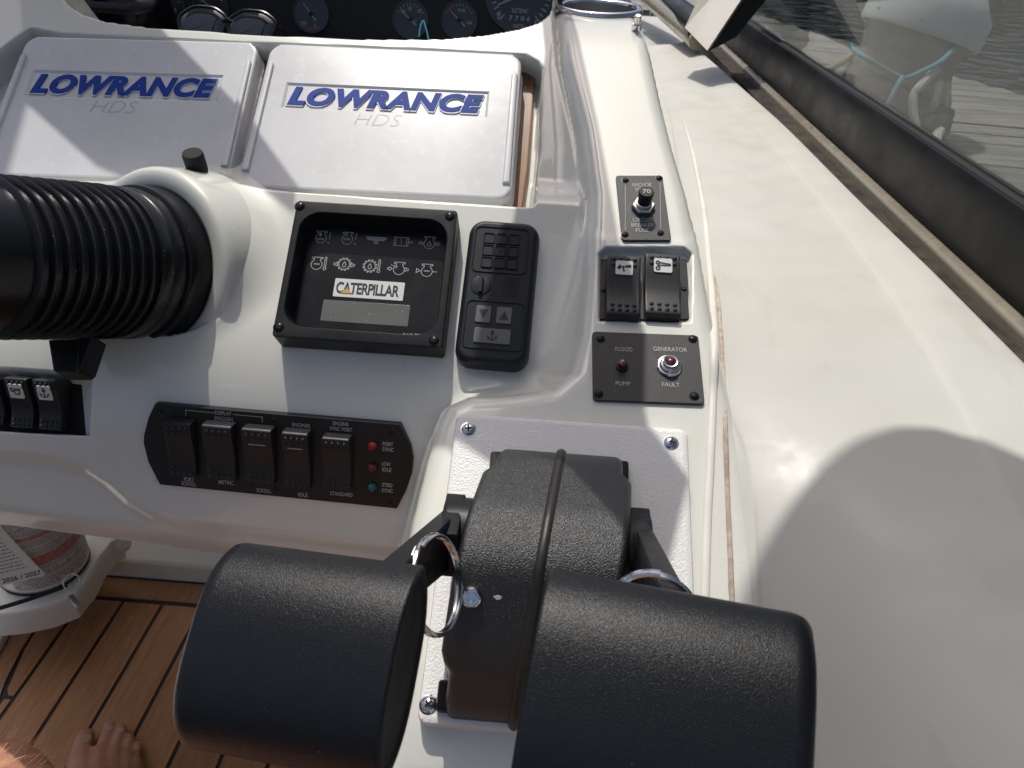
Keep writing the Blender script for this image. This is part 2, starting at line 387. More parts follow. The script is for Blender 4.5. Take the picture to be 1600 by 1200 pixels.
# ---- side coaming: lofted between the seam, the ridge and the gutter
def curve3(pts): return np.array(sorted([tuple(q) for q in pts], key=lambda q: q[1]))
ZR = .742
seam = [PT.at(x, y, -.002) for x, y in ((1128, 430), (1133, 520), (1137, 620), (1140, 720), (1144, 830), (1148, 950), (1153, 1080), (1158, 1200))]
seam = [q if q[2] < .744 else level(.744).at(*xy) for q, xy in zip(seam, ((1128, 430), (1133, 520), (1137, 620), (1140, 720), (1144, 830), (1148, 950), (1153, 1080), (1158, 1200)))]
for k_, dx in ((0, .045), (1, .040), (2, .020)): seam[k_] = seam[k_]-np.array([dx, 0, .006])
e = seam[-1]; d = seam[-1]-seam[-2]
seam = [e+d*k for k in (8, 4, 1.5)] + seam[::-1]
fw = [level(.735).at(x, y) for x, y in ((1098, 300), (1082, 215), (1060, 140), (1030, 60), (1010, 10))]
fw = [np.array([q[0]-.045, q[1], q[2]-.006]) for q in fw]
seamc = curve3(seam+fw+[fw[-1]+np.array([-.01, .5, 0])])
ridge = curve3([level(ZR).at(x, y) for x, y in ((1060, 70), (1104, 122), (1180, 200), (1262, 292), (1330, 378), (1400, 478), (1470, 590), (1540, 712), (1600, 820))])
ridge = np.vstack([ridge[:1]+np.array([-.02, -.7, 0]), ridge[:1]+np.array([-.005, -.25, 0]), ridge, ridge[-1:]+np.array([-.03, .6, 0])])
GX = level(.748).at(1467, 429)[0]
gut = curve3([level(.748).at(x, y) for x, y in ((1080, 68), (1121, 102), (1229, 197), (1350, 318), (1467, 430), (1600, 563))])
gut = np.vstack([[[GX, -.9, .748]], gut, gut[-1:]+np.array([-.08, .6, 0])])
ys = np.concatenate([np.linspace(-.85, .15, 12), np.linspace(.18, 1.0, 50), np.linspace(1.03, 2.3, 26)])
def sm(a, n=3):
    for _ in range(n): a[1:-1] = (a[:-2]+2*a[1:-1]+a[2:])/4
    return a
def cv(c): return [sm(np.interp(ys, c[:, 1], c[:, k])) for k in (0, 2)]
(sx, sz), (rx, rz), (gx, gz) = cv(seamc), cv(ridge), cv(gut)
rows = []
for i, y in enumerate(ys):
    s, r_, g = np.array([sx[i], sz[i]]), np.array([rx[i], rz[i]]), np.array([gx[i], gz[i]])
    if r_[0] < s[0]+.05: r_[0] = s[0]+.05
    b = np.array([s[0]+(r_[0]-s[0])*.45, s[1]+(r_[1]-s[1])*.62])
    lip_ = np.array([s[0]+.014, s[1]+.003])
    row = [s+np.array([-.012, -.03]), s]
    ctl = [s, lip_, s*.75+b*.25+np.array([.004, 0]), b, r_-np.array([.010, .0016]), r_+np.array([.007, .0020]), g*.6+r_*.4+np.array([0, .003]), g+np.array([-.004, .001])]
    row += spline(ctl, 4)[1:]
    row += [g+np.array([0, -.002]), g+np.array([.002, -.008]), g+np.array([.002, -.03])]
    rows.append([(q[0], y, q[1]) for q in row])
nr = len(rows[0]); Vv = [p for r_ in rows for p in r_]
Fc = [(i*nr+j, i*nr+j+1, (i+1)*nr+j+1, (i+1)*nr+j) for i in range(len(rows)-1) for j in range(nr-1)]
mb = MB(); mb.v = Vv; mb.f = [f[::-1] for f in Fc]
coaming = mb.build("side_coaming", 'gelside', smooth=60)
tag(coaming, "smooth cream side coaming sloping up from the console seam to the windshield", "coaming")

# ---- where a line of sight meets something already built
from mathutils.bvhtree import BVHTree
def bvh(o):
    bpy.context.view_layer.update(); return BVHTree.FromPolygons([o.matrix_world @ v.co for v in o.data.vertices], [tuple(p.vertices) for p in o.data.polygons])
_bv = [bvh(console), bvh(coaming)]
def hit(px, py, trees=None, full=False):
    best = None
    for b in (trees or _bv):
        r_ = b.ray_cast(Vector(tuple(CAMP)), Vector(tuple(ray(px, py))).normalized())
        if r_[0] is not None and (best is None or r_[3] < best[1]): best = (np.array(r_[0]), r_[3], np.array(r_[1]))
    if full:
        n = best[2]; return best[0], (n if n@(CAMP-best[0]) > 0 else -n)
    return best[0]
def hits(pts, lift_): return [a+b*lift_ for a, b in (hit(x, y, full=True) for x, y in pts)]

# ---- materials of the setting
def plank_mat(name, c1, c2, c3, stretch, scale, rough, bump, axis=1):
    M = bpy.data.materials.new(name); M.use_nodes = True; t = M.node_tree; b = t.nodes["Principled BSDF"]; b.inputs["Roughness"].default_value = rough
    tc = t.nodes.new("ShaderNodeTexCoord"); mp = t.nodes.new("ShaderNodeMapping"); s = [scale*stretch]*3; s[axis] = scale; mp.inputs["Scale"].default_value = s
    oi = t.nodes.new("ShaderNodeObjectInfo"); ad = t.nodes.new("ShaderNodeVectorMath"); ad.operation = 'MULTIPLY_ADD'
    ad.inputs[1].default_value = (1, 1, 1); mu = t.nodes.new("ShaderNodeMath"); mu.operation = 'MULTIPLY'; mu.inputs[1].default_value = 37.0
    t.links.new(oi.outputs["Random"], mu.inputs[0]); t.links.new(tc.outputs["Object"], ad.inputs[0]); t.links.new(mu.outputs[0], ad.inputs[2]); t.links.new(ad.outputs[0], mp.inputs[0])
    n = t.nodes.new("ShaderNodeTexNoise"); n.inputs["Scale"].default_value = 1; n.inputs["Detail"].default_value = 7; n.inputs["Roughness"].default_value = .65; t.links.new(mp.outputs[0], n.inputs["Vector"])
    r = t.nodes.new("ShaderNodeValToRGB"); e = r.color_ramp.elements; e[0].position = .3; e[0].color = lin(c1); e[1].position = .72; e[1].color = lin(c3); x = e.new(.5); x.color = lin(c2)
    t.links.new(n.outputs["Fac"], r.inputs[0])
    hs = t.nodes.new("ShaderNodeHueSaturation"); mr = t.nodes.new("ShaderNodeMapRange"); mr.inputs[3].default_value = .82; mr.inputs[4].default_value = 1.14
    t.links.new(oi.outputs["Random"], mr.inputs[0]); t.links.new(mr.outputs[0], hs.inputs["Value"]); t.links.new(r.outputs[0], hs.inputs["Color"]); t.links.new(hs.outputs[0], b.inputs["Base Color"])
    bp = t.nodes.new("ShaderNodeBump"); bp.inputs["Strength"].default_value = bump; bp.inputs["Distance"].default_value = .002; t.links.new(n.outputs["Fac"], bp.inputs["Height"]); t.links.new(bp.outputs[0], b.inputs["Normal"])
    return M
MT['teak'] = plank_mat("teak deck", (.27, .122, .045), (.34, .16, .062), (.42, .21, .088), 9, 14, .55, .12)
MT['dockwood'] = plank_mat("weathered dock wood", (.085, .08, .075), (.22, .21, .20), (.36, .345, .33), 14, 5, .85, .9, axis=0)
MT['veneer'] = plank_mat("varnished walnut", (.09, .035, .012), (.19, .085, .03), (.27, .135, .055), 10, 9, .3, .1)
MT['pile'] = mat("grey pile", (.27, .25, .22), .85, var=(5, (.16, .145, .12), .8), bump=(30, .5, .006))
MT['moss'] = mat("mossy timber", (.10, .095, .06), .9, var=(9, (.05, .055, .03), .9), bump=(40, .8, .01))
MT['caulk'] = mat("black caulk", (.008, .008, .008), .55)
MT['sill'] = mat("cream sill", (.80, .77, .66), .4, var=(4, (.72, .68, .56), .5))
MT['skin'] = mat("skin", (.46, .235, .155), .5, var=(35, (.38, .15, .09), .6), bump=(160, .25, .001))
MT['nail'] = mat("toe nail", (.58, .36, .28), .3, coat=.3)
MT['hair'] = mat("blond hair", (.62, .38, .16), .4)

# ---- cockpit sole: teak strips with black caulk
sole = MB().box(-1.6, .9, -1.2, 1.25, -.06, -.0025).build("cockpit_floor", 'caulk'); tag(sole, "teak strip cockpit floor with black caulked seams", None, kind="structure")
def plank(poly): MB().slab(poly, -.02, 0, .0006).build("plank", 'teak', sole)
X0, PW, G = -.757, .0688, .0058
for k in range(0, 16):
    a, b = X0+PW*k+G/2, X0+PW*(k+1)-G/2
    plank([(a, -.6), (b, -.6), (b, .884), (a, .884)])
fl = level(0)
def fpts(q): return [tuple(fl.at(*p)[:2]) for p in q]
plank([(-1.25, .893), (.45, .893), (.45, .936), (-1.25, .936)])
edge = [(-.757-G/2, .60), (-.757-G/2, .884), (-.775, .884), (-.796, .842), (-.801, .82), (-.793, .77), (-.783, .72), (-.774, .694)]
plank([(-.757-G/2, .69), (-.757-G/2, .855), (-.790, .835), (-.7985, .823), (-.7935, .772), (-.776, .70), (-.768, .69)])
plank([(-.757-G/2, .55), (-.757-G/2, .684), (-.770, .684), (-.783, .55)])
plank([(-.757-G/2, .884), (-.757-G/2, .861), (-.793, .841), (-.804, .826), (-.7995, .772), (-.789, .715), (-.779, .684), (-.79, .55), (-.812, .55), (-.812, .69), (-.822, .75), (-.832, .80), (-.838, .884)])
g = MB(); g.prism([(-1.6, .2), (-.818, .2), (-.818, .70), (-.827, .755), (-.838, .81), (-.846, .90), (-1.6, .90)], [(0, -.05), (0, .012), (.004, .016), (.02, .018)])
o = g.build("floor_edge", 'sill'); tag(o, None, None, kind="structure")
g = MB()
prof = [(.942, -.03), (.942, .030), (.946, .040), (.962, .047), (1.06, .10), (1.10, .14), (1.115, .42)]
V_ = [(x, y, z) for x in (-1.5, .5) for y, z in prof]; n_ = len(prof)
g.add(V_, [(j, n_+j, n_+j+1, j+1) for j in range(n_-1)]); o = g.build("console_plinth", 'sill', smooth=50); tag(o, None, None, kind="structure")
# hull side under the windshield, and deck outside it
g = MB().box(.44, .70, -1.5, 4.0, .40, .62, .02).box(.60, .68, -1.5, 4.0, -.9, .41)
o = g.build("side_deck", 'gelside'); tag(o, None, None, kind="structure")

# ---- water
wm = mat("harbour water", (.020, .026, .023), .10, bump=(2.2, .6, .14)); wm.node_tree.nodes["Principled BSDF"].inputs["Specular IOR Level"].default_value = .5
o = MB().add([(-900, -900, -.55), (900, -900, -.55), (900, 900, -.55), (-900, 900, -.55)], [(0, 1, 2, 3)]).build("water", wm); tag(o, "dark rippled harbour water beyond the dock", None, kind="structure")

# ---- wooded far shore, mirrored in the water
g = MB(); nx = 160
for k in range(nx+1):
    a = R(-70+140*k/nx); d_ = 70+8*math.sin(k*.7); hh_ = 13+4*math.sin(k*.37)+2.5*math.sin(k*1.9)+random.uniform(-1, 1)
    g.v += [(d_*math.sin(a), d_*math.cos(a), -.6), ((d_+4)*math.sin(a), (d_+4)*math.cos(a), hh_*.6), ((d_+9)*math.sin(a), (d_+9)*math.cos(a), hh_)]
g.f = [f for k in range(nx) for f in ((3*k, 3*k+3, 3*k+4, 3*k+1), (3*k+1, 3*k+4, 3*k+5, 3*k+2))]
o = g.build("far_shore", mat("far trees", (.035, .05, .025), .9, var=(.6, (.02, .03, .015), .8))); tag(o, "dark wooded shore far beyond the dock", None, kind="stuff")
# ---- windshield: black rubber band, cream sill strip, dark gutter, glass, corner post
wsh = thing("windshield", Matrix.Translation((.432, 1.0, .75)), "side windshield pane above its wide black rubber gasket", "windshield")
def w_(q): return [(x-.432, y-1.0, z-.75) for x, y, z in q]
def extr(name, prof, material, y0=-.9, y1=2.5, smooth=40, n=1):
    """closed profile in x, z run fore and aft"""
    yy = np.linspace(y0, y1, n+1); m_ = len(prof); b = MB()
    b.v = w_([(x, y, z) for y in yy for x, z in prof]); b.f = [(i*m_+j, i*m_+(j+1) % m_, (i+1)*m_+(j+1) % m_, (i+1)*m_+j) for i in range(n) for j in range(m_)]
    b.f = [f[::-1] for f in b.f]+[tuple(range(m_)), tuple(range(n*m_+m_-1, n*m_-1, -1))]
    return b.build(name, material, wsh, smooth=smooth)
gm = mat("gutter dirt", (.010, .009, .008), .85, var=(40, (.08, .065, .045), .6), bump=(200, .6, .002))
extr("gutter", [(.394, .70), (.436, .70), (.436, .738), (.394, .738)], gm)
sm_ = mat("weathered sill strip", (.30, .27, .21), .28, metal=.4, var=(2.5, (.22, .19, .14), .7), rvar=(20, .12), speck=(90, (.05, .04, .03), .72))
extr("sill_strip", [(.418, .728), (.436, .728), (.436, .7535), (.432, .7535), (.425, .751), (.421, .749), (.4185, .746), (.418, .738)], sm_)
extr("gasket", [(.430, .756), (.433, .7545), (.470, .7545), (.470, .826), (.447, .8265), (.443, .825), (.4385, .814), (.4345, .797), (.4325, .778), (.430, .768)], 'rubber', y1=2.45)
extr("gasket_lip", [(.447, .8262), (.468, .8262), (.462, .8285), (.452, .8285)], 'black_m', y1=2.45)
gl = bpy.data.materials.new("tinted glass"); gl.use_nodes = True; t = gl.node_tree; t.nodes.clear()
tr_ = t.nodes.new("ShaderNodeBsdfTransparent"); tr_.inputs[0].default_value = (.66, .685, .67, 1); gs = t.nodes.new("ShaderNodeBsdfGlossy"); gs.inputs["Roughness"].default_value = .02
df = t.nodes.new("ShaderNodeBsdfDiffuse"); df.inputs[0].default_value = (.55, .54, .5, 1)
fr = t.nodes.new("ShaderNodeLayerWeight"); fr.inputs[0].default_value = .5; pw = t.nodes.new('ShaderNodeMath'); pw.operation = 'POWER'; pw.inputs[1].default_value = 4.0; pa = t.nodes.new('ShaderNodeMath'); pa.operation = 'MULTIPLY_ADD'; pa.inputs[1].default_value = .6; pa.inputs[2].default_value = .035; t.links.new(fr.outputs[1], pw.inputs[0]); t.links.new(pw.outputs[0], pa.inputs[0]); mx = t.nodes.new("ShaderNodeMixShader"); mx2 = t.nodes.new("ShaderNodeMixShader"); mo = t.nodes.new("ShaderNodeOutputMaterial")
tcg = t.nodes.new("ShaderNodeTexCoord"); ng = t.nodes.new("ShaderNodeTexNoise"); ng.inputs["Scale"].default_value = 9; ng.inputs["Detail"].default_value = 6
mrg = t.nodes.new("ShaderNodeMapRange"); mrg.inputs[1].default_value = .35; mrg.inputs[2].default_value = .75; mrg.inputs[3].default_value = .0; mrg.inputs[4].default_value = .04
t.links.new(tcg.outputs["Object"], ng.inputs["Vector"]); t.links.new(ng.outputs["Fac"], mrg.inputs[0])
t.links.new(pa.outputs[0], mx.inputs[0]); t.links.new(tr_.outputs[0], mx.inputs[1]); t.links.new(gs.outputs[0], mx.inputs[2])
t.links.new(mrg.outputs[0], mx2.inputs[0]); t.links.new(mx.outputs[0], mx2.inputs[1]); t.links.new(df.outputs[0], mx2.inputs[2]); t.links.new(mx2.outputs[0], mo.inputs[0])
MT['glass'] = gl
g = MB(); zt = 1.62
q = [(.455, -.9, .80), (.455, 2.35, .80), (.40, .75, zt), (.40, -.9, zt)]
g.v = w_(q+[(x+.006, y, z) for x, y, z in q]); g.f = [(3, 2, 1, 0), (4, 5, 6, 7), (0, 1, 5, 4), (1, 2, 6, 5), (2, 3, 7, 6), (3, 0, 4, 7)]
g.build("glass_pane", 'glass', wsh, smooth=0)
# raked corner post: white trim with a black rubber edge
def post(name, base, top, material, extra):
    b = MB(); k = len(base)
    b.v = w_([tuple(p) for p in base+top]); b.f = [(j, (j+1) % k, k+(j+1) % k, k+j) for j in range(k)]+[tuple(range(k-1, -1, -1)), tuple(range(k, 2*k))]
    return b.build(name, material, wsh, smooth=0)
ZB = 1.62
b0 = [wp(1070, 43, ZB+.05), wp(1105, 79, ZB-.03), wp(1112, 74, ZB), wp(1082, 34, ZB+.12)]
def ext(a, px, py, Z): return wp(px, py, Z)
t0 = [wp(1190, -215, ZB-.02), wp(1300, -215, ZB-.10), wp(1306, -218, ZB-.07), wp(1200, -230, ZB+.05)]
post("corner_post", b0, t0, mat("post trim", (.66, .64, .58), .14, coat=.4, var=(7, (.45, .38, .28), .6), rvar=(9, .06)), None)
b1 = [wp(1106, 81, ZB+.0), wp(1150, 58, ZB+.0), wp(1160, 45, ZB+.06), wp(1095, 50, ZB+.10)]
t1 = [wp(1301, -216, ZB-.07), wp(1360, -216, ZB-.07), wp(1372, -216, ZB-.01), wp(1300, -226, ZB+.05)]
post("post_gasket", b1, t1, 'black_m', None)
# forward windshield foot seen left of the post
g = MB(); A = [gut[-2]+np.array([0, .02, .003])]
pp = [wp(1096, 48, 1.9), wp(1060, 18, 2.2), wp(1020, -14, 2.5), wp(960, -50, 2.9)]
g.tube([(p[0]-.432, p[1]-1.0, p[2]-.75) for p in spline(pp, 5)], .035, 10); g.build("front_gasket", 'rubber', wsh)
g = MB(); pp = [wp(1090, 66, 1.9), wp(1080, 56, 1.95), wp(1046, 27, 2.18), wp(1006, -8, 2.48)]
g.tube([(p[0]-.432, p[1]-1.0, p[2]-.75) for p in spline(pp, 5)], .022, 10); g.build("front_sill_strip", sm_, wsh)

# ---- dock
DZ = .45
dock = MB().box(0, .06, -2.2, 4.4, -.26, -.036, M=Matrix.Rotation(R(11.0), 4, 'Z')).build("dock_frame", 'moss', M=Matrix.Translation((1.215, 2.485, DZ)))
dock.name = "dock"; tag(dock, "grey weathered plank dock beyond the windshield", "dock")
def dock_x(y, far): return (1.92-(y-3.46)*.24) if far else (1.2+(2.485-y)*.18)
y = .7; k = 0
while y < 8.0:
    wd = .132+random.uniform(-.006, .004); s = -.15
    x0, x1 = dock_x(y, 0)-random.uniform(.0, .03), dock_x(y, 1)+.05+random.uniform(-.02, .03)
    yy = lambda x: y+s*(x-1.2)
    P4 = [(x0, yy(x0)), (x1, yy(x1)), (x1, yy(x1)+wd), (x0, yy(x0)+wd)]
    MB().slab([(a-1.215, b-2.485) for a, b in P4], -.034, random.uniform(-.003, .003), .004).build("plank", 'dockwood', dock)
    y += wd+.010; k += 1
# far finger: dark hull of the neighbouring berth
pt, pb_ = wp(1437, 50, 2.45), wp(1355, 212, 2.6)
ax = Vector(tuple(pt-pb_)).normalized(); pb2 = Vector(tuple(pb_))-ax*.9
pile = thing("mooring_pile", frame(tuple(pb2), (1, 0, 0), ax), "leaning grey timber mooring pile with white conical cap on the dock edge", "pile")
L = (Vector(tuple(pt))-pb2).length
g = MB()
prof = [(.165+.012*math.sin(z*9)+.004*math.sin(z*31), z) for z in np.linspace(0, L+.02, 14)]
prof[6:9] = [(r+.012, z) for r, z in prof[6:9]]
g.lathe(prof, 28); g.build("timber", 'pile', pile)
g = MB().lathe([(.186, L-.012), (.190, L), (.186, L+.07), (.155, L+.11), (.10, L+.19), (.04, L+.26), (.002, L+.29)], 36).lathe([(.186, L-.012), (.176, L-.012), (.17, L+.06)], 36)
cp_ = g.build("cap", mat("white pile cap", (.62, .64, .66), .55, var=(8, (.5, .52, .54), .5), bump=(60, .15, .002)), pile)
g = MB()
for a in (200, 245, 290, 335): g.lathe([(.006, 0), (.005, .003), (.0, .004)], 8, M=Matrix.Rotation(R(a), 4, 'Z') @ Matrix.Translation((.187, 0, L+.02)) @ Matrix.Rotation(R(90), 4, 'Y'))
tag(g.build("rivets", 'brushed', cp_), None, None, kind="stuff")
def ropething(name, pts, r, material, label, cat, n=8):
    P = spline(pts, n); c = P[0]; o = MB().tube([p-c for p in P], r, 8).build(name, material); o.location = tuple(c); return tag(o, label, cat)
br = mat("blue rope", (.10, .30, .36), .7, bump=(300, .8, .003)); yr = mat("yellow rope", (.42, .36, .16), .7, bump=(300, .8, .003)); hs_ = mat("white hose", (.52, .52, .49), .45, var=(20, (.35, .34, .3), .6))
ropething("blue_rope", [wp(1330, 70, 2.36), wp(1336, 80, 2.27), wp(1352, 90, 2.21), wp(1380, 106, 2.2), wp(1412, 122, 2.21), wp(1440, 112, 2.2), wp(1470, 96, 2.23), wp(1492, 74, 2.33)], .0075, br, "blue rope tied round the leaning grey pile", "rope")
ropething("blue_rope_tail", [wp(1411, 120, 2.19), wp(1402, 134, 2.18), wp(1390, 158, 2.18), wp(1376, 182, 2.2), wp(1360, 215, 2.25)], .0075, br, "blue rope tail hanging down from the knot on the pile", "rope")
ropething("yellow_rope", [wp(1334, 84, 2.5), wp(1318, 96, 2.5), wp(1298, 107, 2.52), wp(1276, 122, 2.55), wp(1250, 150, 2.6)], .011, yr, "yellow rope leading off the left of the pile", "rope")
ropething("white_hose", [wp(1462, 110, 2.24), wp(1440, 132, 2.2), wp(1428, 148, 2.2), wp(1426, 168, 2.2), wp(1430, 195, 2.2), wp(1440, 225, 2.2), wp(1450, 260, 2.2)], .0125, hs_, "white hose hanging down the shaded side of the pile", "hose")
ropething("shore_power_cable", [wp(1469, 205, 2.28), wp(1463, 214, 2.25), wp(1464, 232, 2.22), wp(1472, 250, 2.2), wp(1476, 275, 2.2)], .0155, hs_, "pale shore power cable curving below the grey plug", "cable")
c = wp(1467, 188, 2.3); plug = thing("power_plug", frame(c, (1, 0, 0), Vector(tuple(_up*.95+_rt*.12))), "grey shore power plug and collar hanging beside the pile", "plug")
MB().lathe([(.002, -.055), (.024, -.055), (.030, -.045), (.036, -.02), (.038, .005), (.036, .012)], 20).build("boot", mat("plug grey", (.15, .15, .155), .6), plug)
MB().lathe([(.036, .010), (.040, .012), (.040, .024), (.036, .027), (.028, .03)], 20).build("collar", mat("plug ring", (.07, .06, .065), .55), plug)
MB().lathe([(.026, .028), (.028, .05), (.024, .075), (.022, .11), (.001, .115)], 20).build("stem", mat("plug stem", (.22, .215, .19), .6), plug)
# ---- cockpit liner under the coaming and foredeck ahead of the console
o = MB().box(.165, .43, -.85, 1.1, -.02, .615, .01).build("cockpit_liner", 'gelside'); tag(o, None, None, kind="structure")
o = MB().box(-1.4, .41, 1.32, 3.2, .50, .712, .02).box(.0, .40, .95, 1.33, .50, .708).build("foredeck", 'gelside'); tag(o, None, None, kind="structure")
# ================================================================== INSTRUMENTS
def screw(parent, x, y, z, r, material='steel', cross=True, rot=None, washer=None):
    M = tr(x, y, z, random.uniform(0, 1.5) if rot is None else rot)
    b = MB().lathe([(r, 0), (r, r*.22), (r*.8, r*.45), (r*.45, r*.58), (0.00001, r*.62)], 18)
    if washer: b.lathe([(washer, 0), (washer*.97, r*.15), (r, r*.18)], 20)
    s = b.build("screw", material, parent, M)
    k = r*.62; c = MB()
    for a in (0, math.pi/2):
        Mr = Matrix.Rotation(a, 4, 'Z'); c.box(-r*.52, r*.52, -r*.13, r*.13, k*.8, k+.00012, M=Mr)
    c.build("slot", 'black_m', s, smooth=0); return s
def ptxt(M, parent, s, cx, cy, wpx, hpx, z, material='white_ink', **kw):
    a = loc(M, cx-wpx/2, cy, z); b = loc(M, cx+wpx/2, cy, z); u_ = loc(M, cx, cy-hpx/2, z); d_ = loc(M, cx, cy+hpx/2, z); c = loc(M, cx, cy, z)
    return text("lettering", s, math.hypot(b[0]-a[0], b[1]-a[1]), math.hypot(u_[0]-d_[0], u_[1]-d_[1]), material, parent, c[0], c[1], z+.0003, **kw)
def crop(ox, oy, s): return lambda x, y: (ox+x/s, oy+y/s)
def rocker(M, parent, quad, z=.0, legend=None, icon=None, both=True, hgt=.011, style=0, line=False, top_off=0.0):
    """quad = TL TR BR BL of the paddle's face in the photo; bends at mid height"""
    P = [loc(M, *q, z+hgt*1.0) for q in quad]; cx = sum(p[0] for p in P)/4; cy = sum(p[1] for p in P)/4
    w_r = (P[1][0]-P[0][0]+P[2][0]-P[3][0])/2; h_r = (P[0][1]-P[3][1]+P[1][1]-P[2][1])/2
    H_ = h_r/2
    # side outline: proud at one end, hollow past the middle
    pr = [(-H_, 0), (-H_, hgt*.55), (-H_*.93, hgt*.78), (-H_*.6, hgt*.74), (-H_*.25, hgt*.78), (H_*.1, hgt*.95), (H_*.5, hgt*1.22), (H_*.86, hgt*1.38), (H_*.96, hgt*1.32), (H_, hgt*1.1), (H_, 0)]
    def zt(y): return float(np.interp(y, [p[0] for p in pr[2:9]], [p[1] for p in pr[2:9]]))
    ol = [(p[0], p[1]) for p in spline(pr[1:-1], 3)]; ol = [pr[0]]+ol+[pr[-1]]
    ol = ol[::-1]                                                    # counter-clockwise seen from +x
    b = MB(); Mx = Matrix(((0, 0, 1, 0), (1, 0, 0, 0), (0, 1, 0, 0), (0, 0, 0, 1)))
    area = sum(ol[i][0]*ol[(i+1) % len(ol)][1]-ol[(i+1) % len(ol)][0]*ol[i][1] for i in range(len(ol)))
    if area < 0: ol = ol[::-1]
    e = w_r/2; b.prism(ol, [(.0016, -e), (.0005, -e+.0005), (0, -e+.0016), (0, e-.0016), (.0005, e-.0005), (.0016, e)], M=Mx)
    rk = b.build("rocker", 'rocker', parent, tr(cx, cy, z), smooth=32)
    bm_ = MB()
    rows_ = [H_*.80, H_*.62]+([-H_*.66, -H_*.84] if both else [])
    for i, yy in enumerate(rows_):
        for k in range(4):
            if legend and i == 1 and k in (1, 2): continue
            if legend and i == 0 and top_off: continue
            xx = (k-1.5)*w_r*.215; bm_.lathe([(w_r*.075, -.0006), (w_r*.062, .0007), (w_r*.03, .0013), (.00001, .0014)], 8, M=tr(xx, yy, zt(yy)))
    tag(bm_.build("bumps", 'rocker', rk), None, None, kind="stuff")
    if line: MB().strokes([[(-w_r*.28, H_*.45), (w_r*.28, H_*.45)]], .0007, zt(H_*.45)+.0001).build("groove", 'dim_ink', rk)
    if legend:
        ly = H_*legend[1]; lh, lw = h_r*legend[2], w_r*legend[3]
        sl = (zt(ly+lh/2)-zt(ly-lh/2))/lh; Ml = tr(0, ly, zt(ly)+.0003) @ Matrix.Rotation(math.atan(sl), 4, 'X')
        MB().slab(rrect(lw, lh, lw*.1, 3), -.0004, .0006, .0002).build("legend", 'label', rk, Ml)
        MB().strokes([[(x*lw, y*lw) for x, y in ln] for ln in icon], lw*.075, .0007).build("icon", 'ink', rk, Ml, smooth=0)
    return rk
def arc(cx, cy, r, a0, a1, n=14): return [(cx+r*math.cos(R(a0+(a1-a0)*k/n)), cy+r*math.sin(R(a0+(a1-a0)*k/n))) for k in range(n+1)]
ANCHOR = [[(0, .24), (0, -.30)], [(-.14, .16), (.14, .16)], arc(0, .30, .065, 0, 360, 10), arc(0, -.02, .29, 200, 340), [(-.33, -.02), (-.27, -.14), (-.2, -.07)], [(.33, -.02), (.27, -.14), (.2, -.07)]]
HORN = [[(-.32, .22), (-.32, .02), (-.1, .06), (.25, .10), (.3, .22), (-.05, .18), (-.32, .22)], [(-.12, .05), (-.05, -.2), (.22, -.2), (.3, .1)], [(-.25, -.02), (-.12, .0)]]
TAB_A = [[(-.3, .18), (-.2, .05), (-.3, -.05)], [(-.2, .05), (.36, .05), (.36, .16), (.1, .12)], [(-.05, .05), (-.05, -.22), (.05, -.22)], arc(-.3, -.02, .07, 0, 360, 8)]
TAB_B = [[(-.26, .16), (.0, .12), (.38, .08), (.38, .0), (-.26, -.02)], arc(-.3, .15, .09, 0, 360, 8), arc(-.28, -.2, .1, 0, 360, 8), [(-.28, .1), (-.28, -.1)]]

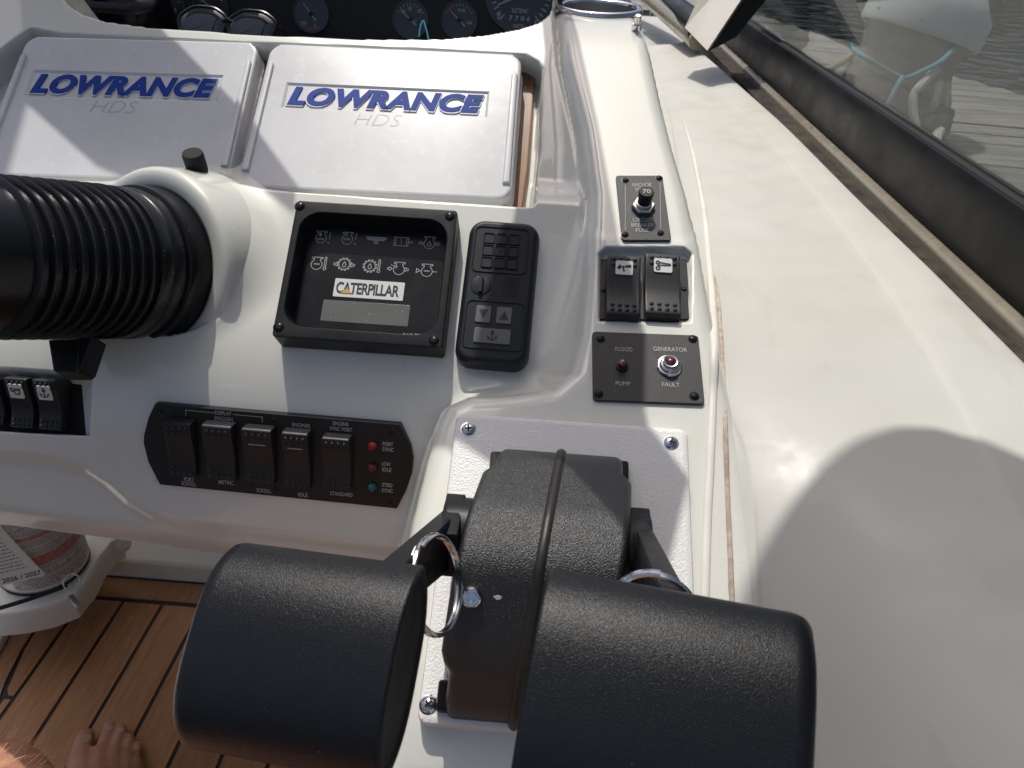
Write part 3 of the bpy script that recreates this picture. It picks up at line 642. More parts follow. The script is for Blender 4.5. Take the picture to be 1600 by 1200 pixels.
# ---- plotter covers on the walnut panel
PW_ = PC.off(-.026)
wq = [PW_.at(*q) for q in ((150, 62), (818, 88), (832, 100), (836, 125), (826, 260), (815, 340), (300, 315), (20, 300), (60, 180))]
Mw = frame(PW_.at(420, 190), (1, 0, 0), PC.n); wpoly = []
for P in wq:
    q = Mw.inverted() @ Vector(tuple(P)); wpoly.append((q.x, q.y))
wood = MB().slab(wpoly[::-1], -.006, 0, .002).build("wood_panel", 'veneer', M=Mw)
tag(wood, "varnished walnut panel showing round the edges of the white plotter covers", "panel")
def cover(quad, label, lq, hq):
    M, w_c, h_c = fit(PC, quad)
    t = thing("plotter_cover", M, label, "cover", "white plotter covers on the dash")
    ol = rrect(w_c, h_c, .016, 6); T_ = .024
    b = MB().prism(ol, [(-.0015, -T_), (-.0015, -T_+.004), (0, -T_+.005), (0, -.0035), (.0006, -.0016), (.0016, -.0005), (.0034, 0)])
    sh = b.build("shell", 'cover', t, smooth=0)
    # shallow lettering recess cut into the shell
    a = loc(M, *lq[0]); c = loc(M, *lq[1]); x0, x1, y1, y0 = a[0], c[0], a[1], c[1]
    cb = MB(); cb.prism([(x0, y0), (x1, y0), (x1, y1), (x0, y1)], [(.003, -.0016), (-.001, .001)]); co = cb.build("cutter", None, smooth=0)
    co.matrix_world = M; md = sh.modifiers.new("b", 'BOOLEAN'); md.object = co; md.operation = 'DIFFERENCE'; md.solver = 'EXACT'
    bpy.context.view_layer.update()
    nm = bpy.data.meshes.new_from_object(sh.evaluated_get(bpy.context.evaluated_depsgraph_get())); sh.modifiers.clear(); sh.data = nm
    bpy.data.objects.remove(co)
    if 'custom_normal' in nm.attributes: nm.attributes.remove(nm.attributes['custom_normal'])
    nm.set_sharp_from_angle(angle=R(20))
    for p_ in nm.polygons: p_.use_smooth = abs(p_.normal.z) < .999
    cx, cy = (x0+x1)/2, (y0+y1)/2; lw, lh = (x1-x0)*.945, (y1-y0)*.70
    text("letter_backing", "LOWRANCE", lw+.0022, lh+.0018, 'cover', t, cx-.0003, cy-.0006, -.0016, bold=.060, shear=.22, depth=.0012, space=1.04)
    text("lettering", "LOWRANCE", lw, lh, 'blue', t, cx, cy, -.0016, bold=.050, shear=.22, depth=.0016, space=1.05)
    a = loc(M, *hq[0]); c = loc(M, *hq[1])
    text("lettering", "HDS", c[0]-a[0], a[1]-c[1], 'grey_ink', t, (a[0]+c[0])/2, (a[1]+c[1])/2, .0002, bold=-.028, shear=.25)
    # thickened side ridges, corner tabs and a lower flange
    for s in (-1, 1):
        g = MB(); x = s*(w_c/2-.006)
        g.prism([(x-.0035, -h_c*.40), (x+.0035, -h_c*.40), (x+.0030, h_c*.33), (x-.0010, h_c*.36), (x-.0030, h_c*.33)], [(-.0005, -.006), (0, .0018), (.0006, .0028), (.0016, .0032)])
        g.build("side_ridge", 'cover', t)
        g = MB(); g.slab([(q[0]*1+s*(w_c/2-.030), q[1]+h_c/2-.004) for q in rrect(.044, .007, .003, 3)], -.020, -.0008, .0015); g.build("corner_tab", 'cover', t)
    MB().slab([(q[0], q[1]-h_c/2-.003) for q in rrect(w_c*.99, .010, .003, 3)], -.024, -.012, .002).build("flange", 'cover', t)
    return t
cover([(37, 54), (408, 66), (352, 288), (-34, 270)], "white plotter cover left of the gap, behind the ribbed black column", ((51, 108), (340, 160)), ((146, 157), (212, 177)))
cover([(423, 66), (815, 84), (800, 314), (369, 290)], "white plotter cover right of the gap, walnut trim along its right edge", ((447, 128), (762, 184)), ((556, 177), (626, 198)))

# ---- rubber capped toggle standing in front of the left cover
kb = PD.at(317, 292, -.004); M = frame(kb, (1, 0, 0), (.02, -.30, .95))
t = thing("toggle_knob", M, "small black rubber-capped knob standing on the lip before the left cover", "knob")
MB().lathe([(.0062, 0), (.006, .006), (.0048, .010), (.0052, .013)], 20).build("stem", 'black', t)
MB().lathe([(.0052, .012), (.0085, .0155), (.0092, .018), (.0092, .0335), (.0086, .0355), (.0065, .0362), (.0001, .0352)], 24).build("cap", 'black_m', t)

# ---- engine monitor
M, W, Hh = fit(PD, [(463, 313), (715, 327), (691, 546), (425, 523)], .024)
M = M @ Matrix.Translation((0, 0, -.024)); ZF = .024
t = thing("engine_monitor", M, "square black engine monitor with two rows of warning symbols and a grey display strip", "display")
wa, wb = loc(M, 466, 326, ZF), loc(M, 686, 529, ZF)
c_ = [loc(M, 467, 327, ZF), loc(M, 698, 347, ZF), loc(M, 683, 529, ZF), loc(M, 446, 505, ZF)]
ix0, ix1 = (c_[0][0]+c_[3][0])/2, (c_[1][0]+c_[2][0])/2; iy1, iy0 = (c_[0][1]+c_[1][1])/2, (c_[2][1]+c_[3][1])/2
inner = [(x+(ix0+ix1)/2, y+(iy0+iy1)/2) for x, y in rrect(ix1-ix0, iy1-iy0, .018, 7)]; outer = rrect(W, Hh, .0035, 7)
b = MB(); n = len(outer); rings = [(outer, .0, 0), (outer, 0, ZF-.0016), (outer, .0005, ZF-.0004), (outer, .0016, ZF), (inner, -.0008, ZF), (inner, 0, ZF-.0008), (inner, .003, .0045)]
for P, d, z in rings: b.v += [(x, y, z) for x, y in (inset(P, d) if d else np.array(P))]
for k in range(len(rings)-1):
    for j in range(n): b.f.append((k*n+j, k*n+(j+1) % n, (k+1)*n+(j+1) % n, (k+1)*n+j))
b.build("housing", 'black', t, smooth=30)
ZI = .005
MB().slab(inset(inner, -.001).tolist(), ZI-.004, ZI, .0002).build("face", 'black_s', t)
for q in ((469, 322), (703, 338), (678, 532), (436, 511)): x, y = loc(M, *q, ZF); screw(t, x, y, ZF-.0008, .0042, 'black_s', washer=.0052)
def icon_part(px, py, lines, s=.0145, wd=.00055):
    x, y = loc(M, px, py, ZI); MB().strokes([[(a*s, c*s) for a, c in ln] for ln in lines], wd, ZI+.0001).build("warning_symbol", 'dim_ink', t, tr(x, y), smooth=0)
eng = [arc(0, -.06, .33, 125, 415, 18), [(-.19, .21), (-.19, .33), (-.32, .33), (-.32, .42), (.32, .42), (.32, .33), (.19, .33), (.19, .21)]]
drop = [[(0, .17), (-.10, -.02), (-.09, -.13), (0, -.19), (.09, -.13), (.10, -.02), (0, .17)]]
def gear(r0, r1, n=12):
    o = []
    for k in range(n):
        for a, r_ in ((0, r0), (.28, r0), (.32, r1), (.68, r1), (.72, r0)): th = 2*math.pi*(k+a)/n; o.append((r_*math.cos(th), r_*math.sin(th)))
    return [o+[o[0]]]
def sh_(ls, dx=0, dy=0, s=1): return [[(x*s+dx, y*s+dy) for x, y in l] for l in ls]
arrows = [[(-.62, .03), (-.48, .03), (-.48, .09), (-.36, -.03), (-.48, -.15), (-.48, -.09), (-.62, -.09), (-.62, .03)], [(.62, .03), (.48, .03), (.48, .09), (.36, -.03), (.48, -.15), (.48, -.09), (.62, -.09), (.62, .03)]]
bang = [[(.52, .40), (.50, -.08)], arc(.49, -.33, .04, 0, 360, 8)]
therm = [[(.46, .42), (.46, -.2)], [(.56, .42), (.56, -.2)], arc(.51, -.30, .09, 0, 360, 10), arc(.51, .42, .05, 0, 180, 6)]
wave = [[(-.18, -.06), (-.1, 0), (-.03, -.06), (.04, 0), (.11, -.06), (.18, 0)]]
icon_part(502, 371, eng+bang); icon_part(543, 373, eng+bang)
icon_part(588, 376, [[(-.62, .2), (.62, .2)], [(-.62, .1), (.62, .1)], [(-.5, .02), (.5, .02)], [(-.1, .02), (-.1, -.25)], [(.1, .02), (.1, -.25)], [(0, .0), (0, -.25)]], wd=.0009)
icon_part(629, 378, [[(-.5, .28), (.35, .28), (.35, -.28), (-.5, -.28), (-.5, .28)], [(-.4, .28), (-.4, -.28)], [(.25, .28), (.25, -.28)], [(.35, .05), (.6, .05), (.6, -.05), (.35, -.05)], [(-.08, .18), (-.08, -.08)], [(-.08, -.15), (-.08, -.18)]])
icon_part(671, 380, eng+arrows+sh_(drop, 0, -.06))
icon_part(495, 412, eng+therm+wave); icon_part(538, 413, gear(.32, .42)+drop+arrows); icon_part(578, 416, gear(.32, .42)+drop+sh_(therm, .04)); icon_part(622, 420, sh_(eng, .06)+arrows+[[(-.45, .22), (-.05, .12), (-.15, .22)], [(-.05, .12), (-.15, .02)]]); icon_part(667, 423, eng+wave+[[(-.62, .1), (-.4, -.04), (-.62, -.18), (-.62, .1)], [(.36, -.05), (.62, -.05)]])
for px, s_ in ((501, "1"), (542, "2")): ptxt(M, t, s_, px, 366.5, 3.4, 5.6, ZI, 'dim_ink'); ptxt(M, t, "RPM", px, 374, 10, 3.8, ZI, 'dim_ink')
def plate_part(name, quad, z, th, material, bev=.0002, r=.0008, M_=None, parent=None):
    M_ = M_ or M; P = [loc(M_, *q, z+th) for q in quad]; cx = sum(p[0] for p in P)/4; cy = sum(p[1] for p in P)/4
    w_q = ((P[1][0]-P[0][0])+(P[2][0]-P[3][0]))/2; h_q = ((P[0][1]-P[3][1])+(P[1][1]-P[2][1]))/2
    return MB().slab(rrect(w_q, h_q, r, 3), 0, th, bev).build(name, material, parent or t, tr(cx, cy, z)), w_q, h_q
lb, lw, lh = plate_part("brand_label", [(524, 434), (633, 442), (629, 471), (520, 462)], ZI, .0005, 'label')
text("lettering", "CATERPILLAR", lw*.90, lh*.62, 'ink', lb, -.001, 0, .0008, bold=.02, space=.92)
MB().prism([(-lw*.40, -lh*.30), (-lw*.22, -lh*.30), (-lw*.31, -lh*.02)], [(0, .0007), (0, .0010)]).build("triangle", 'gold', lb, smooth=0)
plate_part("display_window", [(505, 467), (641, 478), (637, 511), (501, 500)], ZI-.0003, .0005, mat("grey lcd", (.115, .118, .112), .22, var=(30, (.14, .14, .135), .6), speck=(400, (.33, .32, .29), .70)))
ptxt(M, t, "0-115-7588", 645, 523, 30, 3.5, ZI, 'dim_ink')

# ---- autopilot style keypad
M, W, Hh = fit(PD, [(736, 339), (846, 346), (824, 574), (706, 564)], .016); M = M @ Matrix.Translation((0, 0, -.016))
t = thing("control_keypad", M, "narrow black keypad with square grille and arrow keys beside the engine monitor", "keypad")
K = crop(400, 290, 3.478); ZK = .016
MB().prism(rrect(W, Hh, .014, 7), [(0, 0), (0, .008), (.001, .012), (.003, .0148), (.006, ZK)]).build("body", 'black_pad', t)
def frame_part(q0, q1, r, name="frame"):
    a, c = loc(M, *K(*q0), ZK), loc(M, *K(*q1), ZK); cx, cy, w_f, h_f = (a[0]+c[0])/2, (a[1]+c[1])/2, c[0]-a[0], a[1]-c[1]
    P = rrect(w_f, h_f, r, 5); b = MB(); n = len(P); rr_ = [(0, ZK-.0005), (.0004, ZK+.0009), (.0014, ZK+.0009), (.0020, ZK+.0001)]
    b.prism([(x+cx, y+cy) for x, y in P], rr_, cap=False, base=False); b.build(name, 'black_pad', t); return cx, cy, w_f, h_f
frame_part((1192, 212), (1470, 490), .006); frame_part((1142, 612), (1448, 908), .006)
gx_ = [loc(M, *K(x, y), ZK) for x, y in ((1235, 255), (1440, 262), (1218, 450), (1422, 458))]
gw = ((gx_[1][0]-gx_[0][0])+(gx_[3][0]-gx_[2][0]))/2; gh = ((gx_[0][1]-gx_[2][1])+(gx_[1][1]-gx_[3][1]))/2; gcx = sum(q[0] for q in gx_)/4; gcy = sum(q[1] for q in gx_)/4
for i in range(3):
    for j in range(3):
        P = rrect(gw/3*.84, gh/3*.82, .001, 3)
        MB().prism(P, [(-.0006, ZK), (-.0003, ZK+.0012), (.0003, ZK+.0012), (.0008, ZK+.0003)]).build("grille_cell", 'black_pad', t, smooth=20, M= tr(gcx+(i-1)*gw/3, gcy+(j-1)*gh/3))
x, y = loc(M, *K(1222, 543), ZK)
kn = MB().lathe([(.0085, ZK), (.0085, ZK+.0006), (.0078, ZK+.0010), (.0001, ZK+.0010)], 28).build("dial", 'black_pad', t, tr(x, y)); MB().box(-.0017, .0017, -.0072, .0072, ZK+.0008, ZK+.0042, .0006).build("grip", 'black_pad', kn)
x, y = loc(M, *K(1388, 540), ZK); s = .0135
MB().strokes([[(-s*.46, -s*.46), (s*.46, -s*.46), (s*.46, s*.46), (-s*.46, s*.46), (-s*.46, -s*.46)], arc(0, 0, s*.28, 0, 360, 16), arc(0, 0, s*.1, 0, 360, 8)]+[[(s*.08*math.cos(R(a)), s*.08*math.sin(R(a))), (s*.42*math.cos(R(a)), s*.42*math.sin(R(a)))] for a in range(0, 360, 45)], .0008, ZK+.0002).build("wheel_emblem", 'black_m', t, tr(x, y), smooth=0)
ptxt(M, t, "VDO", *K(1383, 596), 80/3.478, 20/3.478, ZK, 'black_m')
gk = mat("grey key", (.105, .11, .112), .45, bump=(800, .2, .0004))
for q, ic in (([(1200, 650), (1282, 655), (1270, 745), (1188, 740)], [(-.28, .28), (.28, .28), (0, -.28)]), ([(1310, 658), (1395, 662), (1385, 752), (1302, 748)], [(-.28, -.28), (.28, -.28), (0, .28)])):
    kp, kw, kh = plate_part("arrow_key", [K(*p) for p in q], ZK, .0012, gk, .0005, .001)
    P = [(x*kh*.95, y*kh*.95) for x, y in ic]; P = P if (P[1][0]-P[0][0])*(P[2][1]-P[0][1])-(P[1][1]-P[0][1])*(P[2][0]-P[0][0]) > 0 else P[::-1]
    MB().prism(P, [(0, .0011), (0, .0014)]).build("arrow", 'ink', kp, smooth=0)
kp, kw, kh = plate_part("anchor_key", [K(*p) for p in ((1188, 772), (1388, 780), (1378, 862), (1178, 852))], ZK, .0012, gk, .0005, .001)
MB().strokes([[(x*kh*.9, y*kh*.9) for x, y in ln] for ln in ANCHOR], kh*.07, .0014).build("anchor_symbol", 'ink', kp, smooth=0)

# ---- anchor winch breaker plate
K = crop(880, 240, 2.857)
M, W, Hh = fit(PT, [K(250, 104), K(457, 90), K(466, 380), K(249, 392)], .003); M = M @ Matrix.Translation((0, 0, -.003))
t = thing("breaker_plate", M, "small upright black plate with a push-button winch breaker, above the twin rockers", "switch plate"); ZP = .003
MB().slab(rrect(W, Hh, .0025, 4), 0, ZP, .0006).build("plate", 'plate', t)
for q in ((277, 120), (428, 110), (433, 355), (275, 362)): screw(t, *loc(M, *K(*q), ZP), ZP-.0003, .0027, 'black_s', washer=.0036)
for s_, x, y, wd in (("ANCHOR", 350, 140, 88), ("WINCH", 353, 161, 68), ("CIRCUIT", 355, 296, 90), ("BREAKER", 354, 319, 100), ("FUSE", 353, 342, 58)): ptxt(M, t, s_, *K(x, y), wd/2.857, 17/2.857, ZP, 'dim_ink', bold=0)
g = MB(); g.strokes([[loc(M, *K(*p), ZP) for p in ln] for ln in ([(277, 140), (277, 345)], [(432, 130), (435, 338)])], .0004, ZP+.0001); g.build("border_line", 'dim_ink', t, smooth=0)
x, y = loc(M, *K(356, 243), ZP); Mk = tr(x, y, ZP)
nut = MB().prism([(q[0], q[1]) for q in circle(.0102, 6)], [(0, 0), (0, .0040), (.0008, .0050)]).lathe([(.0072, .005), (.0072, .0075), (.006, .008)], 20).build("nut", 'brushed', t, Mk)
bt = MB().lathe([(.0056, .004), (.0056, .012), (.0062, .013), (.0066, .0195), (.0058, .0205), (.0001, .0205)], 24).build("push_button", 'black', t, Mk)
text("lettering", "70", .0070, .0048, 'white_ink', bt, 0, 0, .0208)

# ---- twin rockers sunk in the strip
M = frame(PK2.at(1005, 450), (1, 0, 0), PK2.n)
t = thing("rocker_pair", M, "pair of black rocker switches with white trim tab legends in a recess", "switch")
P = [loc(M, *K(*q)) for q in ((165, 478), (550, 478), (566, 746), (155, 746))]
MB().slab([(p[0], p[1]) for p in (P[3], P[2], P[1], P[0])], -.003, .0022, .0006).build("base", 'black', t)
rocker(M, t, [K(195, 468), K(340, 465), K(351, 706), K(196, 712)], .002, (1, .52, .22, .52), TAB_A, hgt=.013)
rocker(M, t, [K(362, 462), K(516, 457), K(534, 702), K(371, 710)], .002, (1, .55, .22, .52), TAB_B, hgt=.013)
for q in ((180, 612), (540, 606)): screw(t, *loc(M, *K(*q), .002), .0018, .0024, 'black_s')

# ---- flood pump / generator plate
M, W, Hh = fit(PT, [K(135, 804), K(611, 800), K(623, 1112), K(128, 1104)], .003); M = M @ Matrix.Translation((0, 0, -.003))
t = thing("warning_plate", M, "wide black plate lettered flood pump and generator fault with two warning lamps", "switch plate")
MB().slab(rrect(W, Hh, .003, 4), 0, ZP, .0006).build("plate", 'plate', t)
for q in ((167, 827), (578, 828), (585, 1083), (158, 1073)): screw(t, *loc(M, *K(*q), ZP), ZP-.0003, .0030, 'black_s', washer=.0040)
for s_, x, y, wd in (("FLOOD", 271, 874, 76), ("PUMP", 267, 1027, 66), ("GENERATOR", 477, 874, 150), ("FAULT", 480, 1032, 78)): ptxt(M, t, s_, *K(x, y), wd/2.857, 18/2.857, ZP, 'white_ink', bold=0)
x, y = loc(M, *K(262, 952), ZP); lp = MB().lathe([(.0048, 0), (.0046, .0018), (.0034, .002)], 20).build("lamp", 'black_s', t, tr(x, y, ZP)); MB().lathe([(.0034, .001), (.0034, .005), (.0026, .0066), (.0001, .0072)], 18).build("lens", 'dark_lens', lp)
x, y = loc(M, *K(473, 950), ZP); lp = MB().lathe([(.0098, 0), (.0098, .0012), (.0090, .0022), (.0080, .0024), (.0078, .0040), (.0070, .0048), (.0060, .0050), (.0058, .0072), (.0052, .0078), (.0042, .0076), (.0038, .006)], 30).build("lamp", 'steel', t, tr(x, y, ZP)); MB().lathe([(.0040, .005), (.0036, .0078), (.0022, .0088), (.0001, .0090)], 18).build("lens", 'dark_lens', lp)

# ---- five rocker panel on the lower face
K = crop(200, 560, 3.3333)
M = frame(PR.at(*K(760, 500)), np.array(PR.at(*K(1415, 345)))-np.array(PR.at(*K(140, 237))), PR.n); ZP = .003
t = thing("engine_switch_panel", M, "long black panel of five rocker switches and three small lamps, with bowed ends", "switch panel")
ol = [loc(M, *K(*q), ZP) for q in ((165, 658), (1400, 783), (1448, 690), (1478, 600), (1485, 520), (1470, 450), (1415, 345), (140, 237), (105, 310), (82, 400), (80, 440), (105, 540))]
MB().slab(ol, -.004, ZP, .0006).build("plate", mat("black panel", (.010, .0095, .009), .42, bump=(900, .15, .0004)), t)
for q in ((168, 272), (762, 320), (1380, 382), (190, 628), (770, 683), (1372, 747)): screw(t, *loc(M, *K(*q), ZP), ZP-.0006, .0026, 'black_s')
for k, q in enumerate(([(205, 328), (345, 330), (335, 628), (190, 615)], [(402, 342), (560, 347), (540, 648), (386, 635)], [(608, 360), (765, 367), (745, 668), (590, 655)], [(815, 380), (950, 384), (935, 690), (796, 680)], [(1018, 405), (1156, 412), (1155, 700), (1006, 690)])):
    rocker(M, t, [K(*p) for p in q], ZP-.001, hgt=.0095, line=k in (2, 3))
for s_, x, y, wd in (("DISPLAY", 497, 285, 86), ("ENGLISH", 499, 314, 92), ("ENGINES", 902, 348, 92), ("ENGINE", 1108, 340, 80), ("SYNC PORT", 1110, 368, 116), ("SCROLL", 318, 652, 76), ("PORT", 318, 630, 50), ("METRIC", 512, 646, 78), ("SCROLL", 708, 688, 76), ("IDLE", 912, 710, 47), ("STANDARD", 1112, 706, 116), ("PORT", 1354, 446, 54), ("SYNC", 1355, 474, 58), ("LOW", 1345, 550, 44), ("IDLE", 1348, 579, 47), ("STBD", 1350, 659, 54), ("SYNC", 1351, 688, 57)):
    ptxt(M, t, s_, *K(x, y), wd/3.333, 20/3.333, ZP, 'white_ink', bold=.008)
MB().strokes([[loc(M, *K(*p), ZP) for p in ln] for ln in ([(302, 298), (302, 269), (452, 283)], [(548, 291), (700, 305), (700, 332)])], .0005, ZP+.0001).build("bracket_line", 'white_ink', t, smooth=0)
for q, m_ in (((1275, 455), 'red_lens'), ((1275, 565), 'dark_lens'), ((1275, 668), 'teal_lens')):
    x, y = loc(M, *K(*q), ZP); lp = MB().lathe([(.0046, 0), (.0044, .001), (.0036, .0012)], 18).build("lamp", 'black_s', t, tr(x, y, ZP)); MB().lathe([(.0038, .0005), (.0038, .0022), (.0030, .0036), (.0001, .0042)], 18).build("lens", m_, lp)

# ---- rocker switches in the left pocket
M = frame(PK1.at(60, 630), (1, 0, 0), PK1.n)
t = thing("rocker_bank", M, "bank of black rocker switches with horn and anchor legends in the left pocket", "switch")
P = [loc(M, *q) for q in ((-220, 575), (127, 590), (135, 690), (-220, 676))]
MB().slab([P[3], P[2], P[1], P[0]], -.004, .001, .0003).build("base", 'black_m', t)
rocker(M, t, [(51, 590), (88, 592), (95, 675), (60, 673)], .001, (1, .46, .30, .62), ANCHOR, hgt=.019)
rocker(M, t, [(4, 587), (41, 589), (54, 672), (19, 670)], .001, (1, .46, .30, .62), HORN, hgt=.019)
rocker(M, t, [(-44, 588), (-7, 590), (9, 666), (-24, 664)], .001, hgt=.019)
rocker(M, t, [(-92, 586), (-55, 588), (-34, 663), (-67, 661)], .001, hgt=.013)

# ---- steering column: ribbed gaiter in a raised boss
ctr, axd = CTR, AXD
M = frame(ctr, (0, 0, 1), -axd)
t = thing("steering_column", M, "black ribbed rubber steering column gaiter coming out of the console at left", "column")
MB().lathe([(.0665, -.06), (.067, .004), (.066, .009), (.0635, .010), (.0615, .004), (.0615, -.02)], 96).build("collar", 'black_s', t)
prof = [(.0595, -.004), (.061, .006), (.0632, .010), (.0636, .020), (.0628, .0225), (.0616, .0235), (.0626, .025), (.0628, .034), (.062, .036)]
z = .036; r = .0612
for k in range(10):
    prof += [(r-.0020, z+.0004), (r-.0022, z+.0070), (r-.0008, z+.0076), (r+.0014, z+.0082), (r+.0016, z+.0090), (r+.0006, z+.0098)]; z += .0100; r -= .0005
prof += [(r-.0025, z+.001), (r-.003, z+.012), (r-.005, z+.05), (r-.012, z+.066), (.02, z+.07), (.0001, z+.07)]
MB().lathe(prof, 96).build("gaiter", 'rub', t, smooth=50)
MB().lathe([(.0900, -.075), (.0885, -.050), (.0868, -.034), (.0855, -.022), (.0848, -.0165), (.0830, -.0130), (.0800, -.0114), (.0760, -.0110), (.0700, -.0115), (.0672, -.0125), (.0662, -.03)], 120).build("column_boss", 'gel', console, M, smooth=180)
# tilt lever under the column
M = frame(PD.at(118, 552, .035), (1, 0, 0), PD.n, R(4))
lv = MB().slab([(-.0215, .010), (-.0125, -.016), (-.009, -.0185), (.0095, -.0185), (.0125, -.016), (.0165, .012)], -.012, .006, .003).slab([(.004, .011), (.0075, -.0165), (.0095, -.0175), (.0115, -.0155), (.0155, .0115)], .004, .0085, .002).build("tilt_lever", 'black', t)
lv.matrix_local = t.matrix_world.inverted() @ M

# ---- cup holder and thumbscrew
M = Matrix.Translation(tuple(CUP)) @ Matrix.Rotation(R(3.5), 4, 'X')
t = thing("cup_holder", M, "polished stainless cup holder sunk in the top of the console", "cup holder")
MB().lathe([(CUPR-.003, -.004), (CUPR, -.002), (CUPR+.0015, .0005), (CUPR+.001, .003), (CUPR-.001, .0048), (CUPR-.0035, .0050), (CUPR-.006, .0035), (CUPR-.0068, 0)], 72).build("rim", 'steel', t)
MB().lathe([(CUPR-.0068, .001), (CUPR-.0075, -.075), (CUPR-.010, -.08), (.001, -.08)], 64).build("well", 'brushed', t)
P = PT.at(995, 38, .0); M = frame(P, (1, 0, 0), PT.n)
t = thing("drain_fitting", M, "tiny round steel thumbscrew beside the cup holder rim", "fitting")
MB().lathe([(.0052, -.006), (.0052, .001), (.0042, .0016), (.003, .002)], 18).build("flange", 'steel', t); MB().lathe([(.0032, .001), (.0032, .007), (.0036, .0075), (.0036, .0095), (.0028, .0102), (.0001, .0102)], 18).build("stud", 'steel', t)

# ---- sealant beads along the seam
pb = hits(((1066, 185), (1076, 215), (1086, 255), (1094, 295), (1102, 345), (1109, 420), (1114, 520), (1113, 620), (1109, 720), (1104, 820), (1100, 950), (1096, 1100)), .0012); c = pb[0]
sp = spline(pb, 8); rr = [min(.0031, .0008+.00016*i) for i in range(len(sp))]
o = MB().tube([p-c for p in sp], rr, 10, flat=.55).build("sealant_bead", 'sealant'); o.location = tuple(c); tag(o, "thin white sealant bead running down the right edge of the switch strip", "bead")
sp = spline(hits(((1116, 430), (1122, 470), (1128, 560), (1132, 660), (1136, 760), (1140, 860), (1144, 960), (1152, 1120)), .0011), 10); c = sp[0]
sp = [p+np.array([random.uniform(-.00015, .00015), 0, 0]) for p in sp]
o = MB().tube([p-c for p in sp], [min(.0017, .0004+.00012*i)+random.uniform(0, .0003) for i, _ in enumerate(sp)], 8, flat=.5).build("seam_sealant", 'dirt'); o.location = tuple(c); tag(o, "dirty brown sealant seam between console and side coaming", "seam")

# ---- black instrument panel behind the shelf, with its round gauges
PG = Plane(12, wp(640, 30, 1.14))
Mg = frame(PG.at(480, 40), (1, 0, 0), PG.n)
gp = thing("instrument_board", Mg, "black instrument panel behind the shelf above the plotter covers", "panel")
MB().box(-.62, .42, -.09, .26, -.02, 0, .002).build("face", mat("matt black panel", (.006, .006, .0065), .6, bump=(900, .2, .0004)), gp)
sf = PB.at(480, 57); Pq = Mg.inverted() @ Vector((sf[0], sf[1]+.035, sf[2]-.045))
MB().box(-.62, .42, Pq.y-.02, Pq.y, -.0, Pq.z, M=None).build("shelf", mat("black shelf", (.006, .006, .006), .75), gp)
tickm = mat("gauge marks", (.34, .35, .35), .5); ptr = mat("gauge pointer", (.30, .30, .30), .5); redm = mat("gauge red", (.30, .04, .03), .5); grn = mat("gauge green", (.04, .12, .09), .5)
dialm = mat("gauge dial", (.020, .021, .022), .25, coat=.5, coatr=.02)
def gauge(px, py, r, ang, texts, label, a0=150, a1=30, nt=9, red=None, big=False, needle_from=-.45):
    M = PG.frame(px, py); t = thing("gauge", M, label, "gauge", "round gauges on the black instrument panel")
    MB().lathe([(r*1.06, 0), (r*1.06, .002), (r*1.03, .0042), (r*.98, .0042), (r*.96, .0022)], 40).build("bezel", mat("gauge bezel", (.05, .052, .055), .35), t) if "gauge_bezel" not in MT else None
    MB().lathe([(r*.97, .002), (r*.97, .0024), (.0001, .0024)], 40).build("dial", dialm, t)
    L = []
    for k in range(nt):
        a = R(a0+(a1-a0)*k/(nt-1)); i0 = .74 if (k % 2 or not big) else .70; L.append([(r*i0*math.cos(a), r*i0*math.sin(a)), (r*.86*math.cos(a), r*.86*math.sin(a))])
    MB().strokes(L, r*.035 if not big else r*.03, .0025).build("scale_marks", tickm, t, smooth=0)
    if red: MB().strokes([arc(0, 0, r*.78, red[0], red[1], 10)], r*.06, .0026).build("coloured_arc", red[2], t, smooth=0)
    a = R(ang); d = np.array([math.cos(a), math.sin(a)]); n = np.array([-d[1], d[0]])
    p0, p1 = d*r*needle_from, d*r*.72
    MB().prism([tuple(p0+n*r*.045), tuple(p0-n*r*.045), tuple(p1-n*r*.015), tuple(p1+n*r*.015)], [(0, .0032), (0, .0040)]).build("pointer", ptr, t, smooth=0)
    if not big: MB().lathe([(r*.12, .003), (r*.12, .0048), (.0001, .005)], 16).build("hub", 'black_s', t)
    for s_, x, y, w_, h_ in texts: text("lettering", s_, w_*r, h_*r, tickm, t, x*r, y*r, .0027, bold=.01)
    return t
GR = .0258
gauge(263, 15, GR, 140, [("WATER", .25, -.02, .55, .17)], "round gauge lettered water at the far left of the black panel")
gauge(330, 12, GR, 140, [("VOLT", .1, -.15, .5, .17), ("20", -.45, .35, .25, .17), ("25", .0, .55, .25, .17)], "round volt gauge behind the sunglasses")
gauge(487, 22, GR, 128, [("50", -.42, -.5, .26, .18), ("0", .2, -.62, .12, .18)], "lone round gauge between sunglasses and volt gauge", a0=215, a1=300, nt=9, red=(235, 275, redm))
gauge(642, 31, GR, 140, [("VOLT", .12, -.08, .46, .18), ("20", -.42, .40, .24, .18), ("25", -.05, .58, .24, .18), ("30", .5, .48, .24, .18)], "round volt gauge with the blue cord in front of it")
gauge(718, 32, GR, 138, [("TANK", .1, .52, .5, .17), ("4/4", .58, -.12, .3, .2)], "round tank gauge left of the large knots dial", red=(118, 150, redm))
gauge(814, -8, .0505, 205, [("ELECTRONIC", .0, -.42, .46, .11), ("7 7 0 6", 0, -.62, .62, .13), ("KNOTS", -.02, -.83, .30, .11), ("0", -.60, -.60, .10, .18), ("50", .55, -.74, .22, .18)], "large round knots speedometer half out of frame, beside the cup holder", a0=230, a1=310-360, nt=27, big=True, needle_from=.05)
